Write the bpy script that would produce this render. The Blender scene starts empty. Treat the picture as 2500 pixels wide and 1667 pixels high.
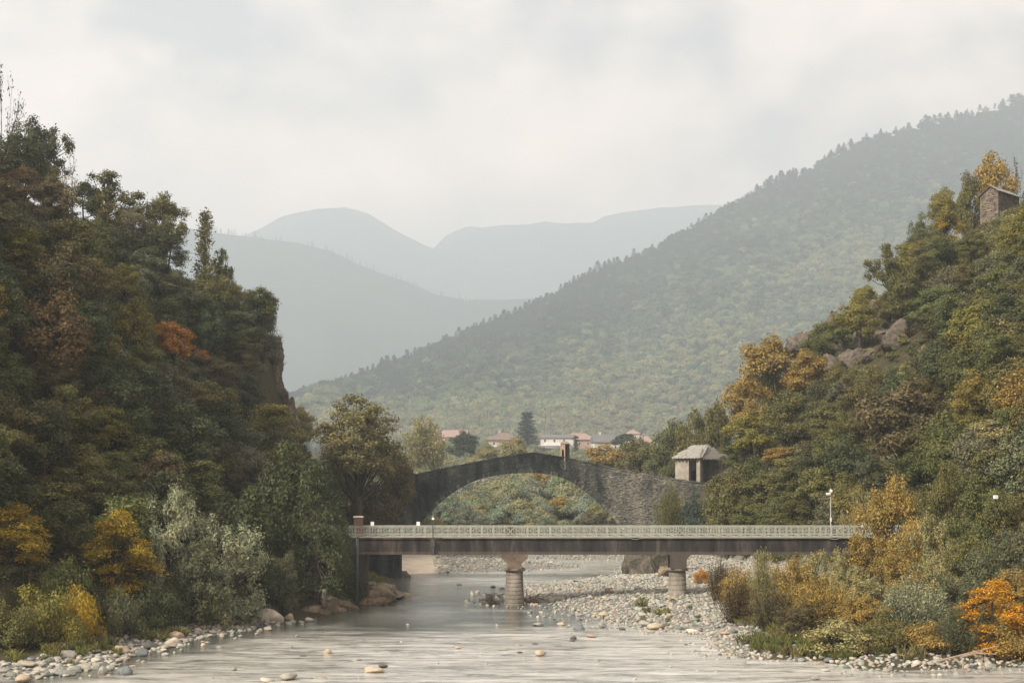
import bpy, bmesh, math, random
import numpy as np
from mathutils import Vector, Matrix, Quaternion

S = bpy.context.scene
COL = S.collection
rs = np.random.RandomState(7)
random.seed(7)

# ------------------------------------------------------------------ camera / light / world
F, H, HY, CX = 3472.222, 12.0, 1165.0, 1250.0      # focal length in photo pixels, eye height, horizon row, centre column
cam_d = bpy.data.cameras.new('camera')
cam_d.lens, cam_d.sensor_width, cam_d.sensor_fit = 50.0, 36.0, 'HORIZONTAL'
cam_d.shift_y = (HY - 833.5) / 2500.0
cam_d.clip_start, cam_d.clip_end = 0.5, 40000.0
cam = bpy.data.objects.new('camera', cam_d)
cam.location = (0, 0, H)
cam.rotation_euler = (math.radians(90), 0, 0)
COL.objects.link(cam)
S.camera = cam

SUN_DIR = Vector((-0.62, -0.50, 0.62)).normalized()
SUN_EL = math.asin(SUN_DIR.z)
SUN_AZ = math.atan2(SUN_DIR.x, SUN_DIR.y)
sun_d = bpy.data.lights.new('sun', 'SUN')
sun_d.energy = 1.5
sun_d.angle = math.radians(10)
sun_d.color = (1.0, 0.90, 0.76)
sun = bpy.data.objects.new('sun', sun_d)
sun.rotation_euler = SUN_DIR.to_track_quat('Z', 'Y').to_euler()
sun.location = (0, 0, 300)
COL.objects.link(sun)

world = bpy.data.worlds.new('World')
S.world = world
world.use_nodes = True
HAZE_DENSITY = 0.00023


def build_world():
    nt = world.node_tree
    nt.nodes.clear()
    N = nt.nodes.new
    L = nt.links.new
    out = N('ShaderNodeOutputWorld')
    sky = N('ShaderNodeTexSky')
    sky.sky_type = 'NISHITA'
    sky.sun_disc = False
    sky.sun_elevation = SUN_EL
    sky.sun_rotation = SUN_AZ % (2 * math.pi)
    bg1 = N('ShaderNodeBackground')
    bg1.inputs['Strength'].default_value = 0.1
    L(sky.outputs[0], bg1.inputs['Color'])
    tc = N('ShaderNodeTexCoord')
    sep = N('ShaderNodeSeparateXYZ')
    L(tc.outputs['Generated'], sep.inputs[0])
    mp = N('ShaderNodeMapping')
    mp.inputs['Location'].default_value = (3.1, 1.4, 0.0)
    mp.inputs['Scale'].default_value = (1.0, 1.0, 1.5)
    L(tc.outputs['Generated'], mp.inputs['Vector'])
    n1 = N('ShaderNodeTexNoise')
    n1.inputs['Scale'].default_value = 5.0
    n1.inputs['Detail'].default_value = 9
    n1.inputs['Roughness'].default_value = 0.56
    n1.inputs['Distortion'].default_value = 0.12
    L(mp.outputs[0], n1.inputs['Vector'])
    rp = N('ShaderNodeValToRGB')
    e = rp.color_ramp.elements
    e[0].position, e[0].color = 0.36, (0.36, 0.36, 0.38, 1)
    e[1].position, e[1].color = 0.66, (1.34, 1.11, 0.96, 1)
    m = rp.color_ramp.elements.new(0.48)
    m.color = (0.92, 0.79, 0.70, 1)
    L(n1.outputs['Fac'], rp.inputs[0])
    bg2 = N('ShaderNodeBackground')
    bg2.inputs['Strength'].default_value = 0.275
    gl = N('ShaderNodeMapRange')
    gl.inputs['From Min'].default_value = 0.10
    gl.inputs['From Max'].default_value = 0.42
    gl.inputs['To Min'].default_value = 1.0
    gl.inputs['To Max'].default_value = 0.0
    L(sep.outputs['Z'], gl.inputs['Value'])
    gm = N('ShaderNodeMix'); gm.data_type = 'RGBA'; gm.blend_type = 'MULTIPLY'
    gm.inputs[7].default_value = (1.85, 1.52, 1.32, 1)
    L(gl.outputs[0], gm.inputs[0]); L(rp.outputs[0], gm.inputs[6])
    L(gm.outputs[2], bg2.inputs['Color'])
    mix = N('ShaderNodeMixShader')
    mix.inputs[0].default_value = 0.95
    L(bg1.outputs[0], mix.inputs[1]); L(bg2.outputs[0], mix.inputs[2])
    L(mix.outputs[0], out.inputs['Surface'])


build_world()
S.view_settings.view_transform = 'Standard'
S.view_settings.look = 'None'
S.view_settings.gamma = 1.0
S.view_settings.exposure = 2.1
S.view_settings.use_curve_mapping = False
try:
    S.cycles.use_denoising = True
    S.cycles.max_bounces = 6
    S.cycles.diffuse_bounces = 3
    S.cycles.glossy_bounces = 3
    S.cycles.volume_bounces = 2
    S.cycles.transparent_max_bounces = 4
    S.cycles.caustics_reflective = False
    S.cycles.caustics_refractive = False
    S.cycles.sample_clamp_indirect = 6.0
except Exception:
    pass


# ------------------------------------------------------------------ helpers
def W(px, py, d):
    return ((px - CX) / F * d, d, H - (py - HY) / F * d)


def PX(x, y, z):
    return (CX + x / y * F, HY - (z - H) / y * F)


def G(px, py):                                   # point of the water plane seen at a photo position
    d = F * H / (py - HY)
    return ((px - CX) / F * d, d)


def tag(o, label=None, cat=None, group=None, kind=None):
    if label:
        o['label'] = label
    if cat:
        o['category'] = cat
    if group:
        o['group'] = group
    if kind:
        o['kind'] = kind
    return o


def link(name, me, mat=None, parent=None):
    o = bpy.data.objects.new(name, me)
    COL.objects.link(o)
    if mat is not None and me is not None and len(me.materials) == 0:
        me.materials.append(mat)
    if parent is not None:
        o.parent = parent
    return o


def empty(name, loc, rz=0.0):
    o = bpy.data.objects.new(name, None)
    o.empty_display_size = 0.2
    o.location = loc
    o.rotation_euler = (0, 0, rz)
    COL.objects.link(o)
    return o


def np_mesh(name, V, Fq, smooth=False):
    V = np.ascontiguousarray(V, dtype=np.float32)
    Fq = np.ascontiguousarray(Fq, dtype=np.int32)
    me = bpy.data.meshes.new(name)
    me.vertices.add(len(V))
    me.vertices.foreach_set('co', V.ravel())
    n, k = Fq.shape
    me.loops.add(n * k)
    me.loops.foreach_set('vertex_index', Fq.ravel())
    me.polygons.add(n)
    me.polygons.foreach_set('loop_start', np.arange(0, n * k, k, dtype=np.int32))
    if smooth:
        me.polygons.foreach_set('use_smooth', np.ones(n, dtype=bool))
    me.update(calc_edges=True)
    return me


class MB:
    def __init__(s):
        s.v, s.f = [], []

    def add(s, verts, faces):
        b = len(s.v)
        s.v.extend([tuple(map(float, q)) for q in verts])
        s.f.extend([tuple(i + b for i in q) for q in faces])

    def obox(s, c, ax, ay, az):                  # centre and three half-axis vectors
        c, ax, ay, az = map(np.array, (c, ax, ay, az))
        vs = [c + i * ax + j * ay + k * az for k in (-1, 1) for j in (-1, 1) for i in (-1, 1)]
        s.add(vs, [(0, 2, 3, 1), (4, 5, 7, 6), (0, 1, 5, 4), (2, 6, 7, 3), (0, 4, 6, 2), (1, 3, 7, 5)])

    def box(s, x0, x1, y0, y1, z0, z1):
        s.obox(((x0 + x1) / 2, (y0 + y1) / 2, (z0 + z1) / 2), ((x1 - x0) / 2, 0, 0), (0, (y1 - y0) / 2, 0), (0, 0, (z1 - z0) / 2))

    def bar(s, a, b, t, t2=None):
        a, b = np.array(a, float), np.array(b, float)
        d = b - a
        L = np.linalg.norm(d)
        d /= L
        up = np.array((0, 1, 0)) if abs(d[1]) < 0.9 else np.array((1, 0, 0))
        u = np.cross(d, up); u /= np.linalg.norm(u)
        v = np.cross(d, u)
        s.obox((a + b) / 2, d * L / 2, u * t / 2, v * (t2 or t) / 2)

    def tube(s, pts, rad, n=6, cap=False):
        pts = [np.array(p, float) for p in pts]
        b = len(s.v)
        for i, p in enumerate(pts):
            d = pts[min(i + 1, len(pts) - 1)] - pts[max(i - 1, 0)]
            d = d / (np.linalg.norm(d) + 1e-9)
            up = np.array((0.0, 0, 1)) if abs(d[2]) < 0.9 else np.array((1.0, 0, 0))
            u = np.cross(d, up); u /= np.linalg.norm(u)
            v = np.cross(d, u)
            for k in range(n):
                a = 2 * math.pi * k / n
                q = p + (u * math.cos(a) + v * math.sin(a)) * rad[i]
                s.v.append((float(q[0]), float(q[1]), float(q[2])))
        for i in range(len(pts) - 1):
            for k in range(n):
                a0, a1 = b + i * n + k, b + i * n + (k + 1) % n
                s.f.append((a0, a1, a1 + n, a0 + n))
        if cap:
            s.f.append(tuple(b + (len(pts) - 1) * n + k for k in range(n)))
            s.f.append(tuple(b + n - 1 - k for k in range(n)))

    def lathe(s, prof, n=24, c=(0, 0, 0), cap=True, sy=1.0):
        b = len(s.v)
        for r, z in prof:
            for k in range(n):
                a = 2 * math.pi * k / n
                s.v.append((c[0] + r * math.cos(a), c[1] + r * math.sin(a) * sy, c[2] + z))
        for i in range(len(prof) - 1):
            for k in range(n):
                a0, a1 = b + i * n + k, b + i * n + (k + 1) % n
                s.f.append((a0, a1, a1 + n, a0 + n))
        if cap:
            s.f.append(tuple(b + (len(prof) - 1) * n + k for k in range(n)))
            s.f.append(tuple(b + n - 1 - k for k in range(n)))

    def mesh(s, name, smooth=False):
        me = bpy.data.meshes.new(name)
        me.from_pydata(s.v, [], s.f)
        if smooth:
            me.polygons.foreach_set('use_smooth', np.ones(len(s.f), dtype=bool))
        me.update()
        return me

    def build(s, name, mat, parent=None, smooth=False, bevel=0.0):
        me = s.mesh(name, smooth)
        o = link(name, me, mat, parent)
        if bevel:
            bm = bmesh.new(); bm.from_mesh(me)
            bmesh.ops.bevel(bm, geom=bm.edges[:], offset=bevel, segments=1, affect='EDGES')
            bm.to_mesh(me); bm.free()
        return o


def _hash(ix, iy, seed):
    h = (ix.astype(np.int64) * 374761393 + iy.astype(np.int64) * 668265263 + seed * 974634777) & 0x7fffffff
    h = ((h ^ (h >> 13)) * 1274126177) & 0x7fffffff
    h = h ^ (h >> 16)
    return (h & 0xffff) / 65535.0


def vnoise(x, y, seed=0):
    x = np.asarray(x, float); y = np.asarray(y, float)
    ix, iy = np.floor(x), np.floor(y)
    fx, fy = x - ix, y - iy
    fx = fx * fx * (3 - 2 * fx); fy = fy * fy * (3 - 2 * fy)
    a = _hash(ix, iy, seed); b = _hash(ix + 1, iy, seed)
    c = _hash(ix, iy + 1, seed); d = _hash(ix + 1, iy + 1, seed)
    return (a * (1 - fx) + b * fx) * (1 - fy) + (c * (1 - fx) + d * fx) * fy


def fbm(x, y, seed=0, o=4):
    t, a, n = 0.0, 0.5, 0.0
    for k in range(o):
        t = t + a * vnoise(np.asarray(x) * 2 ** k, np.asarray(y) * 2 ** k, seed + k * 17)
        n += a
        a *= 0.5
    return t / n - 0.5


def sstep(a, b, x):
    t = np.clip((x - a) / (b - a), 0, 1)
    return t * t * (3 - 2 * t)


# ------------------------------------------------------------------ materials
class NT:
    def __init__(s, name):
        s.m = bpy.data.materials.new(name)
        s.m.use_nodes = True
        s.t = s.m.node_tree
        s.t.nodes.clear()
        s.out = s.n('ShaderNodeOutputMaterial')

    def n(s, kind, **kw):
        nd = s.t.nodes.new(kind)
        for k, v in kw.items():
            setattr(nd, k, v)
        return nd

    def l(s, a, b):
        s.t.links.new(a, b)

    def val(s, nd, **kw):
        for k, v in kw.items():
            nd.inputs[k.replace('_', ' ')].default_value = v
        return nd

    def noise(s, scale, detail=4, rough=0.55, vec=None, dist=0.0):
        nd = s.n('ShaderNodeTexNoise')
        s.val(nd, Scale=scale, Detail=detail, Roughness=rough, Distortion=dist)
        if vec is not None:
            s.l(vec, nd.inputs['Vector'])
        return nd.outputs['Fac']

    def pos(s, scale=(1, 1, 1), obj=False):
        if obj:
            src = s.n('ShaderNodeTexCoord').outputs['Object']
        else:
            src = s.n('ShaderNodeNewGeometry').outputs['Position']
        mp = s.n('ShaderNodeMapping')
        mp.inputs['Scale'].default_value = scale
        s.l(src, mp.inputs['Vector'])
        return mp.outputs[0]

    def ramp(s, fac, stops):
        nd = s.n('ShaderNodeValToRGB')
        el = nd.color_ramp.elements
        while len(el) < len(stops):
            el.new(0.5)
        for e, (p, c) in zip(el, stops):
            e.position = p
            e.color = tuple(c) + (1,) if len(c) == 3 else c
        s.l(fac, nd.inputs[0])
        return nd.outputs[0]

    def mix(s, fac, a, b, mode='MIX'):
        nd = s.n('ShaderNodeMix', data_type='RGBA', blend_type=mode)
        for sock, v in ((nd.inputs[0], fac), (nd.inputs[6], a), (nd.inputs[7], b)):
            if isinstance(v, (int, float)):
                sock.default_value = v
            elif isinstance(v, tuple):
                sock.default_value = v + (1,) if len(v) == 3 else v
            else:
                s.l(v, sock)
        return nd.outputs[2]

    def math(s, op, a, b=None):
        nd = s.n('ShaderNodeMath', operation=op)
        for k, v in ((0, a), (1, b)):
            if v is None:
                continue
            if isinstance(v, (int, float)):
                nd.inputs[k].default_value = v
            else:
                s.l(v, nd.inputs[k])
        return nd.outputs[0]

    def bump(s, h, strength=0.5, dist=0.1):
        nd = s.n('ShaderNodeBump')
        s.val(nd, Strength=strength, Distance=dist)
        s.l(h, nd.inputs['Height'])
        return nd.outputs[0]

    def principled(s, color, rough=0.8, spec=0.3, normal=None, metal=0.0):
        p = s.n('ShaderNodeBsdfPrincipled')
        for key, v in (('Base Color', color), ('Roughness', rough), ('Specular IOR Level', spec), ('Metallic', metal)):
            if isinstance(v, (int, float)):
                p.inputs[key].default_value = v
            elif isinstance(v, tuple):
                p.inputs[key].default_value = v + (1,) if len(v) == 3 else v
            else:
                s.l(v, p.inputs[key])
        if normal is not None:
            s.l(normal, p.inputs['Normal'])
        return p

    def done(s, shader):
        s.l(shader.outputs[0] if hasattr(shader, 'outputs') else shader, s.out.inputs['Surface'])
        return s.m


def island(t):
    return t.n('ShaderNodeNewGeometry').outputs['Random Per Island']


def leaf_mat(name, instancer, k=1.0):
    t = NT(name)
    if instancer:
        a = t.n('ShaderNodeAttribute', attribute_type='INSTANCER', attribute_name='tint')
        base = a.outputs['Color']
    else:
        base = t.n('ShaderNodeObjectInfo').outputs['Color']
    r = island(t)
    v = t.ramp(r, [(0.0, (1 - 0.45 * k, 1 - 0.44 * k, 1 - 0.44 * k)), (0.55, (0.97, 0.98, 0.97)), (1.0, (1 + 0.60 * k, 1 + 0.58 * k, 1 + 0.45 * k))])
    c = t.mix(1.0, base, v, 'MULTIPLY')
    # colour wanders over the crown: some twigs turn earlier than others
    n = t.noise(0.45, 3, 0.6, t.pos(obj=True))
    c2 = t.mix(1.0, c, t.ramp(n, [(0.35, (0.82, 0.90, 0.86)), (0.65, (1.20, 1.12, 0.95))]), 'MULTIPLY')
    p = t.principled(c2, 0.6, 0.25)
    tr = t.n('ShaderNodeBsdfTranslucent')
    t.l(c2, tr.inputs['Color'])
    ms = t.n('ShaderNodeMixShader')
    ms.inputs[0].default_value = 0.28
    t.l(p.outputs[0], ms.inputs[1]); t.l(tr.outputs[0], ms.inputs[2])
    return t.done(ms)


def stone_mat(name, instancer):
    t = NT(name)
    if instancer:
        base = t.n('ShaderNodeAttribute', attribute_type='INSTANCER', attribute_name='tint').outputs['Color']
    else:
        base = t.n('ShaderNodeObjectInfo').outputs['Color']
    v = t.pos(obj=True)
    n = t.noise(3.2, 6, 0.65, v)
    c = t.mix(1.0, base, t.ramp(n, [(0.3, (0.66, 0.66, 0.68)), (0.7, (1.22, 1.18, 1.1))]), 'MULTIPLY')
    nn = t.noise(14, 4, 0.7, v)
    return t.done(t.principled(c, 0.75, 0.3, t.bump(nn, 0.35, 0.08)))


def simple_mat(name, color, rough=0.7, spec=0.3, var=0.18, scale=3.0, obj=True, metal=0.0, bump=0.0):
    t = NT(name)
    v = t.pos(obj=obj)
    n = t.noise(scale, 5, 0.6, v)
    lo, hi = 1 - var, 1 + var
    c = t.mix(1.0, color, t.ramp(n, [(0.3, (lo, lo, lo)), (0.7, (hi, hi, hi))]), 'MULTIPLY')
    nor = t.bump(t.noise(scale * 6, 4, 0.6, v), bump, 0.05) if bump else None
    return t.done(t.principled(c, rough, spec, nor, metal))


def ground_mat():
    t = NT('ground_surface')
    g = t.n('ShaderNodeAttribute', attribute_name='gravel').outputs['Fac']
    sd = t.n('ShaderNodeAttribute', attribute_name='sand').outputs['Fac']
    v = t.pos()
    n = t.noise(0.5, 6, 0.6, v)
    n2 = t.noise(4.0, 4, 0.6, v)
    soil = t.ramp(n, [(0.3, (0.035, 0.036, 0.016)), (0.55, (0.060, 0.050, 0.028)), (0.75, (0.085, 0.068, 0.04))])
    grav = t.ramp(n2, [(0.3, (0.12, 0.113, 0.10)), (0.7, (0.29, 0.275, 0.245))])
    sand = t.ramp(n, [(0.3, (0.42, 0.36, 0.28)), (0.7, (0.56, 0.49, 0.39))])
    c = t.mix(g, soil, grav)
    c = t.mix(sd, c, sand)
    return t.done(t.principled(c, 0.95, 0.1, t.bump(n2, 0.4, 0.2)))


def rock_mat(name, dark, light, scale=0.5):
    t = NT(name)
    v = t.pos((1, 1, 0.7))
    n = t.noise(scale, 7, 0.65, v, 0.6)
    n2 = t.noise(scale * 5, 5, 0.65, v)
    c = t.ramp(n, [(0.3, dark), (0.7, light)])
    c = t.mix(1.0, c, t.ramp(n2, [(0.25, (0.6, 0.6, 0.6)), (0.75, (1.3, 1.27, 1.2))]), 'MULTIPLY')
    vo = t.n('ShaderNodeTexVoronoi', feature='DISTANCE_TO_EDGE')
    t.val(vo, Scale=scale * 1.6)
    t.l(t.pos((1.3, 1.3, 0.6)), vo.inputs['Vector'])
    c = t.mix(1.0, c, t.ramp(vo.outputs['Distance'], [(0.0, (0.62, 0.62, 0.62)), (0.05, (1, 1, 1))]), 'MULTIPLY')
    return t.done(t.principled(c, 0.9, 0.15, t.bump(n2, 0.6, 0.25)))


def bark_mat():
    t = NT('bark')
    v = t.pos((1, 1, 0.3), obj=True)
    n = t.noise(6, 4, 0.6, v)
    c = t.ramp(n, [(0.3, (0.028, 0.023, 0.018)), (0.7, (0.085, 0.07, 0.055))])
    return t.done(t.principled(c, 0.9, 0.1))


def mountain_mat(name, a, b, scale):
    t = NT(name)
    n = t.noise(scale, 6, 0.6, t.pos())
    c = t.ramp(n, [(0.35, a), (0.65, b)])
    return t.done(t.principled(c, 1.0, 0.0))


def water_mat():
    t = NT('river_water')
    r = t.n('ShaderNodeAttribute', attribute_name='rapid').outputs['Fac']
    n = t.noise(1.0, 6, 0.62, t.pos((0.22, 0.9, 1)), 0.8)
    n2 = t.noise(1.0, 6, 0.65, t.pos((0.9, 4.0, 1)), 0.4)
    n3_ = t.noise(1.0, 3, 0.5, t.pos((0.05, 0.16, 1)))
    # aerated, silty water is paler; sky reflection is put into the colour too
    foam_sheen = t.math('MULTIPLY', r, t.ramp(t.math('ADD', t.math('MULTIPLY', n, 0.6), t.math('MULTIPLY', n2, 0.4)), [(0.38, (0.08, 0.08, 0.08)), (0.50, (0.75, 0.75, 0.75)), (0.62, (1, 1, 1))]))
    foam_sheen = t.math('MULTIPLY', foam_sheen, t.ramp(n3_, [(0.3, (0.72, 0.72, 0.72)), (0.6, (1, 1, 1))]))
    c = t.mix(foam_sheen, (0.045, 0.052, 0.044), (0.57, 0.555, 0.515))
    rough = t.math('ADD', 0.05, t.math('MULTIPLY', foam_sheen, 0.16))
    b = t.n('ShaderNodeBump')
    t.val(b, Strength=0.50, Distance=0.06)
    t.l(n2, b.inputs['Height'])
    p = t.principled(c, rough, 0.6, b.outputs[0])
    p.inputs['IOR'].default_value = 1.45
    return t.done(p)


def girder_mat():
    t = NT('stained_concrete')
    v = t.pos((0.9, 0.9, 0.16))
    n = t.noise(1.1, 7, 0.62, v, 0.3)
    n2 = t.noise(0.35, 3, 0.5, t.pos((1, 1, 0.3)))
    n3 = t.noise(7.0, 4, 0.7, t.pos())
    c = t.ramp(n, [(0.34, (0.014, 0.014, 0.016)), (0.54, (0.044, 0.040, 0.038)), (0.74, (0.125, 0.106, 0.09))])
    c = t.mix(t.ramp(n2, [(0.58, (0, 0, 0)), (0.72, (0.8, 0.8, 0.8))]), c, (0.15, 0.112, 0.085))
    # pale seepage line low on the beam
    z = t.n('ShaderNodeSeparateXYZ')
    t.l(t.n('ShaderNodeNewGeometry').outputs['Position'], z.inputs[0])
    zn = t.math('ADD', z.outputs[2], t.math('MULTIPLY', n3, 0.18))
    mr = t.n('ShaderNodeMapRange')
    t.val(mr, From_Min=5.16, From_Max=5.06, To_Min=0.0, To_Max=0.35)
    t.l(zn, mr.inputs['Value'])
    c = t.mix(mr.outputs[0], c, (0.17, 0.14, 0.115))
    c = t.mix(t.ramp(n3, [(0.70, (0, 0, 0)), (0.78, (0.5, 0.5, 0.5))]), c, (0.33, 0.31, 0.28))
    return t.done(t.principled(c, 0.9, 0.15, t.bump(n3, 0.3, 0.05)))


def pier_mat():
    t = NT('pier_concrete')
    n = t.noise(0.9, 6, 0.6, t.pos((1, 1, 0.4)))
    n2 = t.noise(9, 4, 0.65, t.pos())
    c = t.ramp(n, [(0.32, (0.12, 0.105, 0.088)), (0.6, (0.26, 0.235, 0.20)), (0.8, (0.34, 0.31, 0.27))])
    c = t.mix(1.0, c, t.ramp(n2, [(0.3, (0.75, 0.75, 0.75)), (0.7, (1.15, 1.15, 1.12))]), 'MULTIPLY')
    return t.done(t.principled(c, 0.9, 0.15, t.bump(n2, 0.3, 0.04)))


def oldstone_mat(name, isl):
    t = NT(name)
    x = t.n('ShaderNodeSeparateXYZ')
    t.l(t.n('ShaderNodeNewGeometry').outputs['Position'], x.inputs[0])
    v = t.pos((1, 1, 0.35))
    n = t.noise(0.45, 6, 0.6, v, 0.4)
    n2 = t.noise(2.6, 5, 0.7, t.pos((0.9, 1, 1.8)))
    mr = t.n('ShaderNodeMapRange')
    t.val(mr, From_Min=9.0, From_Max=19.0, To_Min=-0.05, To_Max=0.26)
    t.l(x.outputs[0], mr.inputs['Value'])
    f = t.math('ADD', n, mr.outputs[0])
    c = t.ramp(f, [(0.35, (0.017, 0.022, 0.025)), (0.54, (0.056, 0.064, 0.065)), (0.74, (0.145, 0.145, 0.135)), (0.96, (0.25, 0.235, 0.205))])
    c = t.mix(1.0, c, t.ramp(n2, [(0.25, (0.45, 0.45, 0.46)), (0.75, (1.5, 1.46, 1.36))]), 'MULTIPLY')
    if isl:
        c = t.mix(1.0, c, t.ramp(island(t), [(0.0, (0.55, 0.55, 0.55)), (0.75, (1.35, 1.3, 1.2)), (1.0, (2.4, 2.2, 2.0))]), 'MULTIPLY')
    return t.done(t.principled(c, 0.95, 0.1, t.bump(n2, 0.7, 0.12)))


M = {}
M['leaf'] = leaf_mat('tree_foliage', False)
M['leaf_stuff'] = leaf_mat('undergrowth_foliage', True)
M['leaf_far'] = leaf_mat('far_foliage', True, 0.3)
M['stone'] = stone_mat('river_stone', False)
M['stone_stuff'] = stone_mat('cobble_stone', True)
M['bark'] = bark_mat()
M['ground'] = ground_mat()
M['water'] = water_mat()
M['rock'] = rock_mat('cliff_rock', (0.055, 0.049, 0.043), (0.19, 0.160, 0.130))
M['rock_bank'] = rock_mat('bank_rock', (0.10, 0.085, 0.065), (0.33, 0.265, 0.19), 0.8)
M['rock_grey'] = rock_mat('dark_rock', (0.05, 0.047, 0.042), (0.16, 0.14, 0.115), 0.6)
M['girder'] = girder_mat()
M['pier'] = pier_mat()
M['oldwall'] = oldstone_mat('old_masonry', False)
M['oldstone'] = oldstone_mat('old_masonry_stones', True)
M['rail'] = simple_mat('railing_paint', (0.40, 0.42, 0.365), 0.6, 0.3, 0.2)
M['white'] = simple_mat('white_sign', (0.80, 0.80, 0.78), 0.5, 0.4, 0.04)
M['brick'] = simple_mat('brown_brick', (0.185, 0.120, 0.088), 0.85, 0.2, 0.2, 6)
M['cap'] = simple_mat('pale_cap', (0.62, 0.55, 0.50), 0.8, 0.2, 0.15, 8)
M['steel_green'] = simple_mat('grey_green_steel', (0.055, 0.068, 0.065), 0.5, 0.4, 0.15)
M['steel_pale'] = simple_mat('pale_steel', (0.45, 0.45, 0.42), 0.5, 0.4, 0.1)
M['dark'] = simple_mat('dark_opening', (0.012, 0.012, 0.013), 0.9, 0.1, 0.2)
M['plaster'] = simple_mat('weathered_plaster', (0.31, 0.275, 0.23), 0.95, 0.1, 0.32, 1.1, bump=0.2)
M['plaster_in'] = simple_mat('inner_plaster', (0.22, 0.20, 0.175), 0.95, 0.1, 0.3, 0.9)
M['slate'] = simple_mat('stone_slates', (0.27, 0.255, 0.23), 0.85, 0.2, 0.3, 2.2, obj=False, bump=0.3)
M['slate_dark'] = simple_mat('dark_slates', (0.13, 0.115, 0.10), 0.85, 0.2, 0.4, 1.5, obj=False, bump=0.3)
M['rubble'] = None
M['drift'] = simple_mat('driftwood', (0.085, 0.062, 0.048), 0.9, 0.1, 0.35, 4)
M['shrine_pink'] = simple_mat('faded_plaster', (0.34, 0.235, 0.185), 0.95, 0.1, 0.3, 2.0)
M['glass'] = simple_mat('window_pane', (0.06, 0.07, 0.075), 0.25, 0.5, 0.1)


def rubble_mat():
    t = NT('rubble_wall')
    n = t.noise(1.2, 5, 0.65, t.pos((0.6, 0.6, 1.8)))
    c = t.ramp(n, [(0.3, (0.10, 0.085, 0.072)), (0.7, (0.25, 0.21, 0.175))])
    c = t.mix(1.0, c, t.ramp(island(t), [(0, (0.6, 0.6, 0.6)), (1, (1.45, 1.4, 1.3))]), 'MULTIPLY')
    return t.done(t.principled(c, 0.95, 0.1))


M['rubble'] = rubble_mat()

# ------------------------------------------------------------------ terrain
POLY = [
    [(-400, 40), (-34, 60)] + [G(*p) for p in [(-30, 1668), (0, 1663), (90, 1655), (174, 1645), (240, 1625), (299, 1605), (404, 1577), (485, 1556), (586, 1540),
        (630, 1520), (727, 1518), (808, 1500), (876, 1481), (930, 1466), (979, 1452), (968, 1438), (956, 1429), (968, 1412), (979, 1403), (1000, 1400),
        (1070, 1398), (1130, 1396), (1233, 1395), (1283, 1391), (1360, 1388), (1417, 1384), (1360, 1377), (1283, 1374), (1262, 1366), (1275, 1352)]]
    + [(1.5, 260), (-400, 260)],
    [(400, 40), (60, 80)] + [G(*p) for p in [(2600, 1620), (2500, 1626), (2385, 1631), (2203, 1638), (2097, 1635), (2043, 1622), (2000, 1614), (1919, 1610),
        (1850, 1608), (1800, 1603), (1761, 1587), (1742, 1557), (1700, 1548), (1627, 1537), (1560, 1530), (1512, 1518), (1440, 1500), (1390, 1482), (1332, 1467),
        (1300, 1472), (1275, 1468), (1268, 1455), (1275, 1445), (1290, 1430), (1397, 1419), (1531, 1403), (1545, 1398), (1552, 1385)]]
    + [(19, 195), (20, 215), (22, 260), (400, 260)],
    [G(*p) for p in [(1300, 1362), (1400, 1367), (1540, 1366)]] + [(21, 212), (21, 221)] + [G(*p) for p in [(1450, 1356), (1330, 1357)]],
    [(-400, 252), (400, 252), (400, 800), (-400, 800)],
]


def sdist(x, y, poly):
    x = np.asarray(x, float); y = np.asarray(y, float)
    best = np.full(x.shape, 1e9)
    ins = np.zeros(x.shape, bool)
    n = len(poly)
    for i in range(n):
        ax, ay = poly[i]; bx, by = poly[(i + 1) % n]
        dx, dy = bx - ax, by - ay
        t = np.clip(((x - ax) * dx + (y - ay) * dy) / (dx * dx + dy * dy + 1e-9), 0, 1)
        best = np.minimum(best, (x - ax - t * dx) ** 2 + (y - ay - t * dy) ** 2)
        if abs(dy) > 1e-9:
            c = ((ay > y) != (by > y)) & (x < dx * (y - ay) / dy + ax)
            ins ^= c
    d = np.sqrt(best)
    return np.where(ins, d, -d)


LT = ([40, 80, 92, 102, 114, 124, 133, 150, 180, 205, 219, 228, 238, 250, 270, 300, 400], [-140, -52, -34, -28, -25, -22.5, -18, -18, -19, -19, -18.0, -20.5, -29, -42, -62, -100, -225])
LP = ([0, 3, 8, 13, 16.5, 19, 24, 28, 36, 42, 50, 60, 75, 100, 150, 400], [0, 1.5, 5.5, 12, 21, 30.5, 34.5, 37.5, 43, 46, 49, 54, 64, 79, 99, 150])
LP2 = ([0, 3, 8, 14, 20, 28, 36, 46, 60, 75, 100, 150, 400], [0, 1.5, 5.5, 12, 20, 30, 38.5, 46, 55, 65, 80, 100, 150])
RT = ([40, 80, 96, 110, 133, 160, 190, 215, 235, 250, 265, 300, 400], [150, 66, 48, 44, 42, 36, 30, 26, 24, 26, 42, 82, 230])
RP = ([0, 4, 8, 12, 16, 22, 34, 48, 62, 90, 140, 400], [0, 4, 9.5, 12, 15.5, 22, 35, 47, 55, 70, 96, 150])
VY = ([0, 225, 260, 320, 450, 600, 800, 1000, 1300, 2500, 14000], [0, 0, 1.5, 4, 9, 16, 25, 30, 34, 36, 36])


def sL(x, y):
    return np.interp(y, *LT) - x


def sR(x, y):
    return x - np.interp(y, *RT)


def land(x, y):
    return np.maximum.reduce([sdist(x, y, p) for p in POLY])


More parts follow.
